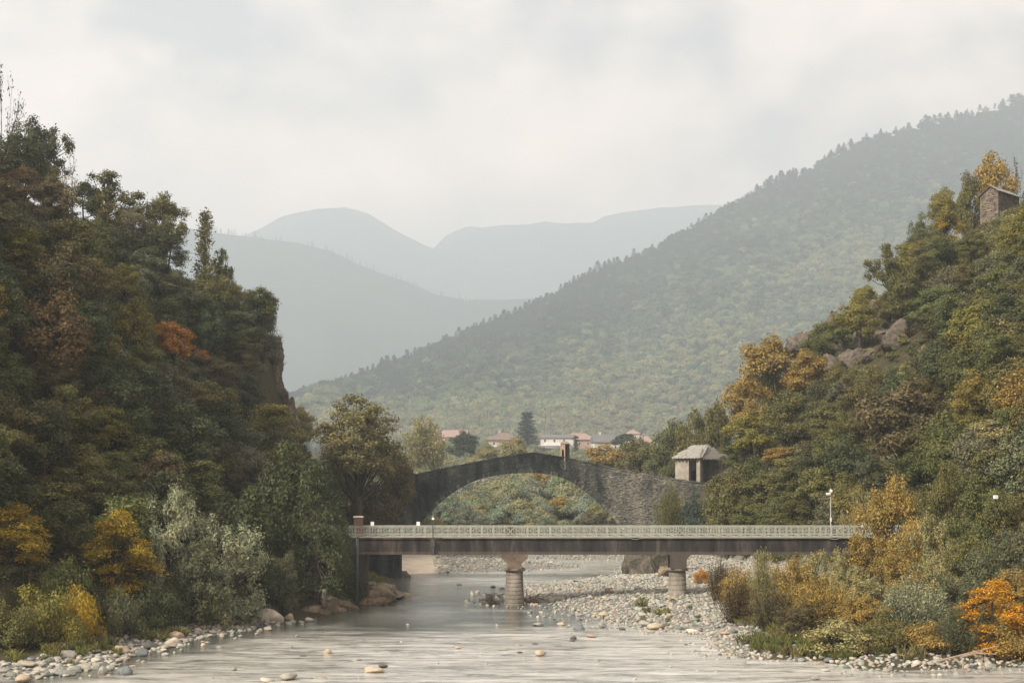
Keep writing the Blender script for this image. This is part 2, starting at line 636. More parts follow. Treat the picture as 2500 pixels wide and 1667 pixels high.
def ground(x, y, rough=True):
    x = np.asarray(x, float); y = np.asarray(y, float)
    sd = land(x, y)
    sd = np.where(y > 500, 50, sd)
    z = np.where(sd > 0, 1.15 * (1 - np.exp(-sd / 7)), np.clip(sd * 0.28, -1.4, 0))
    sl_ = np.maximum(sL(x, y), 0)
    kb = sstep(192, 208, y)
    hl = np.interp(sl_, *LP) * kb + np.interp(sl_, *LP2) * (1 - kb)
    hr = np.interp(np.maximum(sR(x, y), 0), *RP)
    hl = hl * (1 - sstep(420, 700, y)); hr = hr * (1 - sstep(420, 700, y))
    z = z + hl + hr + np.interp(y, *VY)
    if rough:
        z = z + fbm(x / 9, y / 9, 3) * np.clip((hl + hr) * 0.25, 0, 3.0) + fbm(x / 1.6, y / 1.6, 9) * 0.16 * (sd > -2)
    return z


def gz(x, y):
    return float(ground(np.array([x]), np.array([y]))[0])


def grid_mesh(name, xs, ys, Z, smooth=True):
    X, Y = np.meshgrid(xs, ys)
    V = np.stack([X, Y, Z], -1).reshape(-1, 3)
    nx, ny = len(xs), len(ys)
    i = np.arange(nx * ny).reshape(ny, nx)
    Fq = np.stack([i[:-1, :-1], i[:-1, 1:], i[1:, 1:], i[1:, :-1]], -1).reshape(-1, 4)
    return np_mesh(name, V, Fq, smooth)


def fattr(me, name, vals):
    a = me.attributes.new(name, 'FLOAT', 'POINT')
    a.data.foreach_set('value', np.ascontiguousarray(vals, dtype=np.float32).ravel())


def build_ground():
    xs = np.concatenate([[-9500, -6800, -5000, -3500, -2400, -1600, -1100, -750, -500, -360, -270, -210, -170, -145], np.arange(-130, 136, 1.1),
                         [150, 175, 215, 270, 360, 500, 750, 1100, 1600, 2400, 3500, 5000, 6800, 9500]])
    ys = np.concatenate([[-280, -100, 0, 40, 60, 70], np.arange(76, 262, 1.0), np.arange(264, 420, 6), np.arange(425, 900, 25),
                         [950, 1050, 1200, 1500, 2000, 3000, 4500, 6500, 9000, 11800]])
    X, Y = np.meshgrid(xs, ys)
    Z = ground(X, Y)
    me = grid_mesh('ground', xs, ys, Z)
    sd = land(X, Y)
    low = (sL(X, Y) < 2.0) & (sR(X, Y) < 1.5) & (Y < 250)
    n = fbm(X / 6, Y / 6, 21)
    grav = np.where(low, 1.0, 0.0) * sstep(-1.5, 0.0, 8.5 + n * 8 - np.where(X < 0, sd * 2.2, 0) * (Y < 165))
    veg = sstep(0.0, 3.0, X - (15.5 + (Y - 100) * 0.18)) * (Y < 160)          # the overgrown back of the bar
    grav = grav * (1 - 0.9 * veg)
    grav = grav * (1 - ((X < -9) & (Y > 117) & (Y < 170)))
    pa = [PX(x, y, 0.3) for x, y in zip(X.ravel(), np.maximum(Y.ravel(), 1.0))]
    pa = np.array(pa).reshape(X.shape + (2,))
    sand = np.where((Y > 172) & (Y < 215) & (pa[..., 0] < 1075 + n * 60) & (pa[..., 0] > 930) & (X < 0), 1.0, 0.0)
    fattr(me, 'gravel', grav)
    fattr(me, 'sand', sand)
    tag(link('ground', me, M['ground']), kind='structure')


build_ground()


def build_water():
    xs = np.concatenate([[-60, -50], np.arange(-42, 40, 0.30), [45, 55, 70]])
    ys = np.concatenate([[-60, 20, 60, 74], np.arange(78, 138, 0.22), np.arange(138.3, 226, 0.6), [230, 240, 254]])
    X, Y = np.meshgrid(xs, ys)
    P = F * H / np.maximum(Y, 30) + HY
    px = CX + X / np.maximum(Y, 30) * F
    wob = fbm(X / 9, Y / 14, 5) * 30 + fbm(X / 3.5, Y / 1.3, 6) * 34
    fast = sstep(1512, 1556, P + wob + np.clip((px - 1150) / 250, -0.6, 1.0) * 8 - np.clip((820 - px) / 300, 0, 1.8) * 42)
    far = sstep(1437, 1425, P + wob * 0.3) * sstep(1402, 1412, P) * 0.9
    far2 = sstep(1404, 1398, P) * 0.95
    left = sstep(1478, 1455, P + wob) * 0.22
    pier_w = 0.30 * sstep(1150, 1050, px) * sstep(1540, 1500, P) * sstep(720, 900, px)
    streak = 0.38 * sstep(0.05, 0.22, fbm(X / 7, Y / 1.6, 71, 4)) * (P < 1545) * sstep(640, 900, px)
    rapid = np.clip(np.maximum.reduce([fast, far, far2, left, pier_w, streak]), 0, 1)
    # dark slack water along the left bank
    sd = land(X, Y)
    slack = sstep(-1.0, -4.5, sd)
    rapid = rapid * np.where(X < -8, 0.25 + 0.75 * slack, 1.0)
    ph = fbm(X / 4, Y / 4, 31) * 2.0
    w = (fbm(X / 3.4 + ph, Y / 1.0, 41, 4) * 0.26 + fbm(X / 1.1, Y / 0.45, 51, 2) * 0.10)
    amp = 0.16 + 0.22 * rapid
    dens = np.where(Y > 138, 0.6, 1.0)
    Z = w * amp * dens * (Y > 76)
    me = grid_mesh('river', xs, ys, Z)
    fattr(me, 'rapid', rapid)
    tag(link('river', me, M['water']), kind='structure')


build_water()

# ------------------------------------------------------------------ mountains
MOUNT = {}


def mountain(name, ridge, d_ridge, d_foot, py_foot, mat, nu=110, nv=34, rough=10.0, seed=1, bulge=0.0):
    rp = np.array(ridge, float)
    us = np.linspace(rp[0, 0], rp[-1, 0], nu)
    ry = np.interp(us, rp[:, 0], rp[:, 1])
    rd = np.interp(us, [p[0] for p in d_ridge], [p[1] for p in d_ridge])
    V = []
    vs = np.linspace(0, 1, nv)
    for v in vs:
        d = d_foot + (rd - d_foot) * v
        pw = v + bulge * v * (1 - v)
        py = py_foot + (ry - py_foot) * pw
        x = (us - CX) / F * d
        z = H - (py - HY) / F * d
        e = min(1.0, 4 * v * (1 - v) + 0.12)
        z = z + fbm(us / 90, np.full_like(us, v * 3), seed) * rough * e * 6 + fbm(us / 22, np.full_like(us, v * 11), seed + 5) * rough * e * 1.6
        V.append(np.stack([x, d, z], -1))
    last = V[-1].copy()
    for k, (dd, dz) in enumerate(((0.02, -0.10), (0.055, -0.5))):
        b = last.copy(); b[:, 1] *= 1 + dd; b[:, 0] *= 1 + dd; b[:, 2] += dz * np.maximum(last[:, 2], 0)
        V.append(b)
    V = np.array(V)
    ny = V.shape[0]
    i = np.arange(ny * nu).reshape(ny, nu)
    Fq = np.stack([i[:-1, :-1], i[:-1, 1:], i[1:, 1:], i[1:, :-1]], -1).reshape(-1, 4)
    me = np_mesh(name, V.reshape(-1, 3), Fq, True)
    tag(link(name, me, mat), kind='structure')
    MOUNT[name] = V[:nv]
    return V[:nv]


RIDGE_R = [(430, 1060), (560, 1010), (700, 978), (760, 958), (850, 942), (930, 915), (1020, 872), (1080, 845), (1160, 820), (1250, 783), (1330, 742), (1400, 704), (1500, 660),
           (1600, 614), (1700, 560), (1820, 485), (1930, 443), (2040, 384), (2160, 340), (2300, 304), (2500, 255), (2700, 205), (2900, 165)]
FOREST_R = mountain('wooded_mountain', RIDGE_R, [(430, 2150), (700, 2400), (1200, 3100), (1700, 3700), (2500, 4400), (2900, 4700)], 1850, 1100,
                    mountain_mat('mountain_floor', (0.02, 0.03, 0.015), (0.05, 0.055, 0.03), 0.01), 150, 44, 14.0, 11, 0.35)
LEFT_M = mountain('hazy_mountain', [(-300, 500), (0, 520), (400, 552), (523, 568), (630, 580), (714, 593), (814, 614), (867, 641), (913, 660), (959, 677), (1009, 694), (1066, 719), (1128, 729),
                  (1227, 733), (1330, 727), (1500, 745), (1700, 770)], [(-300, 6500), (1700, 6500)], 4900, 1140,
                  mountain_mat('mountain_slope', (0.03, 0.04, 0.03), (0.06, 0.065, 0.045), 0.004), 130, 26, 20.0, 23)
mountain('far_mountain', [(200, 640), (560, 590), (630, 560), (690, 527), (720, 518), (770, 511), (850, 510), (900, 522), (950, 552), (1000, 580), (1050, 601), (1110, 630), (1250, 700), (1400, 760)],
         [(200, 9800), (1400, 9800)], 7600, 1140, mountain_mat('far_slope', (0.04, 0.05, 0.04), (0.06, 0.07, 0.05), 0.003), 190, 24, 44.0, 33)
mountain('farthest_mountain', [(950, 680), (1040, 620), (1062, 602), (1090, 572), (1140, 553), (1180, 559), (1230, 551), (1290, 547), (1330, 538), (1380, 546), (1450, 541), (1475, 527), (1600, 510),
         (1700, 505), (1850, 500), (2300, 500), (2700, 500)], [(950, 10300), (2700, 10300)], 8600, 1140,
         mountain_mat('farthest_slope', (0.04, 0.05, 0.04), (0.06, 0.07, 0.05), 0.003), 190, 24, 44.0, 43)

# haze: one closed box round the camera and the whole scene
hz = MB()
hz.box(-9800, 9800, -300, 12000, -4.0, 2060)
t_ = NT('haze_air')
pv = t_.n('ShaderNodeVolumePrincipled')
pv.inputs['Color'].default_value = (0.80, 0.91, 1.0, 1)
pv.inputs['Density'].default_value = HAZE_DENSITY
pv.inputs['Anisotropy'].default_value = 0.25
t_.l(pv.outputs[0], t_.out.inputs['Volume'])
tag(hz.build('haze', t_.m), kind='stuff')


# ------------------------------------------------------------------ foliage
def unit(v):
    return v / (np.linalg.norm(v, axis=-1, keepdims=True) + 1e-9)


def leaf_mesh(name, P, N, size, aspect, rng, D=None, jit=0.45):
    n = len(P)
    if D is None:
        D = rng.normal(size=(n, 3))
    N = unit(N + rng.normal(size=(n, 3)) * jit)
    u = D - N * np.sum(D * N, 1, keepdims=True)
    u = unit(u)
    v = np.cross(N, u)
    s = (size * rng.uniform(0.65, 1.35, n))[:, None]
    a = P + u * s * 0.5
    b = P + v * s * aspect * 0.5 - u * s * 0.06
    c = P - u * s * 0.5
    d = P - v * s * aspect * 0.5 - u * s * 0.06
    V = np.stack([a, b, c, d], 1).reshape(-1, 3)
    Fq = np.arange(4 * n).reshape(n, 4)
    return np_mesh(name, V, Fq)


def clump_crown(rng, n, C, R, squash=0.7, shell=0.45, ctr=None):
    w = R ** 2
    idx = rng.choice(len(C), n, p=w / w.sum())
    d = unit(rng.normal(size=(n, 3)))
    flip = (d[:, 2] < 0) & (rng.rand(n) < 0.55)
    d[flip, 2] *= -1
    r = R[idx] * (shell + (1 - shell) * rng.rand(n) ** 0.6) * (1 + 0.22 * rng.normal(size=n))
    off = d * r[:, None]
    off[:, 2] *= squash
    P = C[idx] + off
    if ctr is None:
        ctr = C.mean(0)
    N = unit(0.8 * d + 0.5 * unit(P - ctr) + np.array([0, 0, 0.35]))
    return P, N


def limbs(mb, rng, base, top, C, r0, n=16, rmin=0.03, sides=5):
    top = np.array(top, float); base = np.array(base, float)
    mid = (base + top) / 2 + rng.normal(size=3) * 0.03 * top[2]
    mb.tube([base, mid, top], [r0 * 1.25, r0 * 0.9, r0 * 0.45], 7)
    for c in C[:n]:
        t = rng.uniform(0.45, 1.0)
        a = base + (top - base) * t
        if c[2] < a[2] + 0.2:
            a = base + (top - base) * 0.45
        m = (a + c) / 2 + np.array([0, 0, -0.08 * np.linalg.norm(c - a)]) + rng.normal(size=3) * 0.15
        rr = r0 * (0.62 - 0.3 * t)
        mb.tube([a, m, c], [rr, rr * 0.6, rmin], sides)


PROTO = {}


def add_proto(kind, crown, trunk, h, w):
    PROTO.setdefault(kind, []).append((crown, trunk, h, w))


def make_broad(seed, h=9.4, R=3.4, h0=1.3, K=50, n=12500, leaf=0.25, squash=0.9, cr=(0.17, 0.33), asp=0.6, lo=-0.75, kind='broad', shell=0.45, nl=18):
    rng = np.random.RandomState(seed)
    d = unit(rng.normal(size=(K * 4, 3)))
    d = d[d[:, 2] > lo][:K]
    rad = rng.uniform(0.45, 0.95, len(d))
    hc = (h0 + h) / 2
    lop = 1 + 0.28 * np.sin(np.arctan2(d[:, 1], d[:, 0]) * rng.randint(2, 4) + rng.rand() * 6)
    C = np.stack([d[:, 0] * rad * R * lop * 0.86, d[:, 1] * rad * R * lop * 0.86, hc + d[:, 2] * rad * (h - h0) / 2 * 0.92], 1)
    rr = rng.uniform(cr[0], cr[1], len(C)) * R
    if kind == 'willow':
        k = 26
        a = rng.rand(k) * 6.28; q = rng.uniform(0.25, 0.85, k) * R
        C = np.concatenate([C, np.stack([np.cos(a) * q, np.sin(a) * q, rng.uniform(0.25, 0.22 * h, k)], 1)])
        rr = np.concatenate([rr, rng.uniform(0.16, 0.24, k) * R])
    P, N = clump_crown(rng, n, C, rr, squash, shell)
    if kind == 'willow':
        P[:, 2] = np.maximum(P[:, 2], 0.03)
    me = leaf_mesh('crown', P, N, leaf, asp, rng)
    mb = MB()
    limbs(mb, rng, (0, 0, -0.6), (rng.normal() * 0.2, rng.normal() * 0.2, h * 0.62), C, 0.020 * h, nl)
    add_proto(kind, me, mb.mesh('trunk', True), h, 2 * R)


def make_tier(seed, h=8.0, R=3.3, n=10500, kind='tier', leaf=0.25, K=46, h0=0.9):
    rng = np.random.RandomState(seed)
    C = []
    for k in range(K):
        t = (k + rng.rand()) / K
        z = h0 + t * (h - h0 - 0.5)
        r = R * (1 - (abs(t - 0.38) / 0.72) ** 2.0) * rng.uniform(0.35, 0.95)
        a = rng.rand() * 6.28
        C.append((math.cos(a) * r, math.sin(a) * r, z))
    C = np.array(C)
    rr = rng.uniform(0.20, 0.40, K) * R
    P, N = clump_crown(rng, n, C, rr, 0.45, 0.15)
    N = unit(N * 0.5 + np.array([0, 0, 1.0]))
    P[:, 2] -= 0.18 * (np.linalg.norm(P[:, :2] - C[:, :2].mean(0), axis=1) / R) ** 2 * R
    me = leaf_mesh('crown', P, N, leaf, 0.42, rng)
    mb = MB()
    limbs(mb, rng, (0, 0, -0.6), (0.1, 0, h * 0.8), C, 0.018 * h, 20)
    add_proto(kind, me, mb.mesh('trunk', True), h, 2 * R)


def make_plume(seed, h=7.0, R=3.0, stems=46, n=8500, kind='plume', leaf=0.30, asp=0.24, spread=0.95, base_h=0.15):
    rng = np.random.RandomState(seed)
    mb = MB()
    Ps, Ds = [], []
    per = n // stems
    for k in range(stems):
        a = rng.rand() * 6.28
        q = rng.rand() ** 0.7 * spread
        L = h * rng.uniform(0.62, 1.0) * (1 - 0.38 * q * q)
        tip = np.array([math.cos(a) * R * q, math.sin(a) * R * q, L])
        b = np.array([math.cos(a) * R * q * 0.25, math.sin(a) * R * q * 0.25, -0.4])
        c = b + (tip - b) * 0.55 + np.array([math.cos(a), math.sin(a), 0]) * R * 0.12
        ts = np.linspace(0, 1, 6)
        pts = np.array([(1 - t) ** 2 * b + 2 * t * (1 - t) * c + t * t * tip for t in ts])
        mb.tube(pts, [0.055 - 0.045 * t for t in ts], 4)
        t = np.clip(base_h + (1 - base_h) * rng.rand(per) ** 0.75, 0, 1)
        base = (1 - t)[:, None] ** 2 * b + (2 * t * (1 - t))[:, None] * c + (t ** 2)[:, None] * tip
        sp = (0.10 + 0.55 * (1 - t) ** 0.8 + 0.18) * R * 0.30
        off = rng.normal(size=(per, 3)) * sp[:, None]
        off[:, 2] *= 0.8
        Ps.append(base + off)
        Ds.append(unit((tip - b)[None] * 0.9 / L + unit(off) * 0.8 + rng.normal(size=(per, 3)) * 0.35))
    P = np.concatenate(Ps); D = np.concatenate(Ds)
    P[:, 2] = np.maximum(P[:, 2], 0.1)
    N = unit(np.cross(D, rng.normal(size=D.shape)) + np.array([0, 0, 0.4]))
    me = leaf_mesh('crown', P, N, leaf, asp, rng, D, 0.2)
    add_proto(kind, me, mb.mesh('trunk', True), h, 2 * R)


def make_shrub(seed, h=3.0, R=2.2, n=7000, kind='shrub', leaf=0.155, K=34):
    rng = np.random.RandomState(seed)
    d = unit(rng.normal(size=(K, 3))); d[:, 2] = abs(d[:, 2])
    rad = rng.uniform(0.35, 0.95, K)
    C = np.stack([d[:, 0] * rad * R, d[:, 1] * rad * R, 0.25 + d[:, 2] * rad * h * 0.8], 1)
    rr = rng.uniform(0.22, 0.42, K) * R
    P, N = clump_crown(rng, n, C, rr, 0.75, 0.3)
    P[:, 2] = np.maximum(P[:, 2], 0.02)
    me = leaf_mesh('crown', P, N, leaf, 0.5, rng)
    mb = MB()
    for c in C:
        mb.tube([(c[0] * 0.15, c[1] * 0.15, -0.3), (c[0] * 0.6, c[1] * 0.6, c[2] * 0.55), c], [0.05, 0.03, 0.012], 4)
    add_proto(kind, me, mb.mesh('trunk', True), h, 2 * R)


def make_birch(seed, h=11.0, R=1.5, n=2400, kind='birch', leaf=0.26):
    rng = np.random.RandomState(seed)
    mb = MB()
    mb.tube([(0, 0, -0.5), (0.15, 0.1, h * 0.5), (0.0, 0.1, h)], [0.16, 0.09, 0.015], 6)
    Ps = []
    K = 52
    for k in range(K):
        t = 0.2 + 0.8 * (k + rng.rand()) / K
        a = rng.rand() * 6.28
        r = R * (1.06 - t) ** 0.7 * rng.uniform(0.6, 1.15)
        p0 = np.array([0.1, 0.1, h * t * 0.97]); p1 = p0 + np.array([math.cos(a) * r, math.sin(a) * r, r * 0.7])
        mb.tube([p0, (p0 + p1) / 2 + np.array([0, 0, -0.05]), p1], [0.04, 0.025, 0.008], 4)
        s = rng.rand(n // K) ** 0.6
        Ps.append(p0 + (p1 - p0) * s[:, None] + rng.normal(size=(n // K, 3)) * 0.26)
    P = np.concatenate(Ps)
    me = leaf_mesh('crown', P, rng.normal(size=P.shape), leaf, 0.55, rng)
    add_proto(kind, me, mb.mesh('trunk', True), h, 2 * R)


def make_bare(seed, h=9.0, R=1.8, kind='bare', n=260):
    rng = np.random.RandomState(seed)
    mb = MB()

    def grow(p, d, L, r, lv):
        q = p + d * L * 0.5 + rng.normal(size=3) * 0.04 * L
        e = p + d * L
        mb.tube([p, q, e], [r, r * 0.8, r * 0.55], 5 if lv < 2 else 3)
        if lv >= 4:
            return
        for k in range(3 if lv < 3 else 4):
            t = rng.uniform(0.35, 1.0) if k else 1.0
            nd = unit(d + rng.normal(size=3) * 0.42 * np.array([1, 1, 0.5]) + np.array([0, 0, 0.22]))
            grow(p + d * L * t, nd, L * rng.uniform(0.48, 0.7), r * 0.5, lv + 1)
    grow(np.array([0, 0, -0.4]), np.array([0.02, 0.03, 1.0]), h * 0.40, 0.13, 0)
    V = np.array(mb.v)
    s = h / V[:, 2].max()
    sx = R / np.abs(V[:, :2]).max()
    mb.v = [(x * sx, y * sx, z * s) for x, y, z in mb.v]
    V = np.array(mb.v)
    V = V[V[:, 2] > h * 0.45]
    P = V[rng.randint(0, len(V), n)] + rng.normal(size=(n, 3)) * 0.08
    me = leaf_mesh('crown', P, rng.normal(size=P.shape), 0.18, 0.5, rng)
    add_proto(kind, me, mb.mesh('trunk', True), h, 2 * R)


def make_conifer(seed, h=12.0, R=3.0, n=4200, kind='conifer', leaf=0.5, pw=0.85, z0=0.08, layers=15):
    rng = np.random.RandomState(seed)
    mb = MB()
    mb.tube([(0, 0, -0.6), (0, 0, h * 0.5), (0, 0, h)], [0.022 * h, 0.014 * h, 0.02], 6)
    Ps, Ns = [], []
    for k in range(layers):
        t = z0 + (1 - z0) * k / layers
        r = R * (1 - t) ** pw * rng.uniform(0.85, 1.12)
        m = max(6, int(11 * (1 - t)) + 4)
        for j in range(m):
            a = 6.283 * (j + rng.rand() * 0.7) / m
            rr = r * rng.uniform(0.7, 1.1)
            c = max(8, int(n / (layers * m)))
            s = rng.rand(c) ** 0.6
            z = h * t + h / layers * rng.rand() * 0.7
            P = np.stack([math.cos(a) * rr * s, math.sin(a) * rr * s, z - 0.16 * rr * s + 0.25], 1) + rng.normal(size=(c, 3)) * np.array([0.20, 0.20, 0.10]) * (h / 12)
            Ps.append(P)
            Ns.append(np.tile([math.cos(a) * 0.4, math.sin(a) * 0.4, 1.0], (c, 1)))
            if t < 0.75:
                mb.tube([(0, 0, z + 0.2), (math.cos(a) * rr * 0.9, math.sin(a) * rr * 0.9, z - 0.13 * rr + 0.2)], [0.05, 0.015], 3)
    P = np.concatenate(Ps); N = np.concatenate(Ns)
    me = leaf_mesh('crown', P, N, leaf, 0.45, rng)
    add_proto(kind, me, mb.mesh('trunk', True), h, 2 * R)


for sd_ in (101, 102, 103, 104):
    make_broad(sd_)
make_broad(111, K=60, n=13000, R=3.7, h=8.8, h0=0.8, leaf=0.26, kind='dense', lo=-0.9)
make_broad(112, K=60, n=13000, R=3.5, h=9.4, h0=0.8, leaf=0.26, kind='dense', lo=-0.9)
make_broad(115, K=70, n=19000, R=3.5, h=9.4, h0=0.9, leaf=0.18, kind='fine', lo=-0.9)
make_broad(116, K=70, n=19000, R=3.5, h=9.0, h0=0.9, leaf=0.18, kind='fine', lo=-0.9)
make_broad(121, h=10, R=4.0, h0=1.8, K=44, n=7600, leaf=0.27, cr=(0.14, 0.26), kind='loose', shell=0.2, nl=40)
make_broad(122, h=10, R=3.8, h0=1.6, K=46, n=7800, leaf=0.27, cr=(0.14, 0.26), kind='loose', shell=0.2, nl=40)
make_broad(131, h=22, R=6.2, h0=5.0, K=96, n=17000, leaf=0.33, cr=(0.13, 0.23), kind='big', shell=0.2, nl=46)
make_broad(132, h=20, R=6.6, h0=4.0, K=96, n=17000, leaf=0.33, cr=(0.13, 0.23), kind='big', shell=0.3, nl=40)
make_tier(141); make_tier(142, 7.5, 3.4)
make_broad(155, h=7.5, R=3.3, h0=0.2, K=76, n=13500, leaf=0.27, squash=1.25, cr=(0.11, 0.20), asp=0.30, lo=-0.85, kind='willow', shell=0.15, nl=50)
make_broad(156, h=7.0, R=3.5, h0=0.2, K=84, n=14000, leaf=0.27, squash=1.2, cr=(0.10, 0.19), asp=0.30, lo=-0.85, kind='willow', shell=0.15, nl=50)
make_plume(151); make_plume(152, 6.5, 3.2, 52); make_plume(153, 7.5, 2.7, 40)
make_plume(161, 5.0, 2.4, 60, 4200, 'twiggy', 0.24, 0.3, 0.95, 0.2)
make_shrub(171); make_shrub(172, 2.6, 2.4); make_shrub(173, 3.4, 2.0)
make_birch(181); make_bare(191); make_bare(192, 9, 2.4)
make_conifer(201); make_conifer(202, 26.0, 10.0, 14000, 'cedar', 0.9, 0.36, 0.02, 24)
make_broad(211, h=12, R=5.2, h0=6.0, K=18, n=3600, leaf=0.5, squash=0.45, cr=(0.22, 0.34), kind='pine')
make_plume(221, 14, 5.0, 46, 8500, 'poplar', 0.5, 0.5, 0.9, 0.35)
make_conifer(231, 14, 2.2, 3600, 'cypress', 0.45, 0.35, 0.02, 20)


# ------------------------------------------------------------------ labels for repeats: nearest landmark, direction and rank
ORD = ['nearest', 'second nearest', 'third nearest', 'fourth nearest', 'fifth nearest', 'sixth nearest', 'seventh nearest', 'eighth nearest', 'ninth nearest', 'tenth nearest',
       'eleventh nearest', 'twelfth nearest', 'thirteenth nearest', 'fourteenth nearest', 'fifteenth nearest', 'sixteenth nearest', 'seventeenth nearest', 'eighteenth nearest']
SECT = ['right of', 'up and right of', 'above', 'up and left of', 'left of', 'down and left of', 'below', 'down and right of']


def rank_labels(items, marks, fmt):
    """items: list of (object, px, py, phrase); marks: list of (px, py, text)."""
    b = {}
    for it in items:
        o, px, py, ph = it
        k = min(range(len(marks)), key=lambda q: (marks[q][0] - px) ** 2 + (marks[q][1] - py) ** 2)
        dx, dy = px - marks[k][0], marks[k][1] - py
        s = int(round(math.atan2(dy, dx) / (math.pi / 4))) % 8
        b.setdefault((k, s, ph), []).append((dx * dx + dy * dy, o))
    for (k, s, ph), lst in b.items():
        lst.sort(key=lambda q: q[0])
        for r, (_, o) in enumerate(lst):
            if len(lst) == 1:
                o['label'] = fmt.format(ph=ph, rank='', sect=SECT[s], mark=marks[k][2]).replace(' ,', ',').replace(', the one ', ', the one ')
            else:
                o['label'] = fmt.format(ph=ph, rank=ORD[min(r, len(ORD) - 1)] + ' ', sect=SECT[s], mark=marks[k][2])


# ------------------------------------------------------------------ trees
TREES = []


def place_tree(kind, x, y, h, w, color, label, cat='tree', group=None, name=None, rz=None, z=None):
    opts = PROTO[kind]
    crown, trunk, ph, pw = opts[rs.randint(len(opts))]
    z = gz(x, y) if z is None else z
    root = empty(name or 'tree', (x, y, z - 0.05), rs.rand() * 6.28 if rz is None else rz)
    sw, sh = w / pw, h / ph
    for nm, me, mat in (('trunk', trunk, M['bark']), ('crown', crown, M['leaf'])):
        o = link(nm, me, mat, root)
        o.scale = (sw, sw, sh)
        if nm == 'crown':
            o.color = tuple(color) + (1,)
    tag(root, label, cat, group)
    return root


DG, MG, OL, GG = (0.068, 0.080, 0.036), (0.108, 0.120, 0.044), (0.142, 0.134, 0.048), (0.132, 0.140, 0.082)
BR, RU, YO, YE = (0.118, 0.096, 0.050), (0.135, 0.092, 0.042), (0.20, 0.18, 0.042), (0.37, 0.265, 0.028)
ORG, SIL, GOLD, PAL = (0.42, 0.205, 0.045), (0.275, 0.295, 0.205), (0.29, 0.205, 0.062), (0.29, 0.26, 0.13)
BG = (0.060, 0.082, 0.066)
AG = (0.19, 0.22, 0.165)  # green of the arch trees, lightened to carry haze in the colour
CN = {DG: 'dark green', MG: 'mid green', OL: 'olive', GG: 'grey green', BR: 'brownish', RU: 'russet', YO: 'yellow green', YE: 'yellow', ORG: 'orange', SIL: 'silvery', GOLD: 'golden',
      PAL: 'pale gold', BG: 'bluish green', AG: 'pale green'}

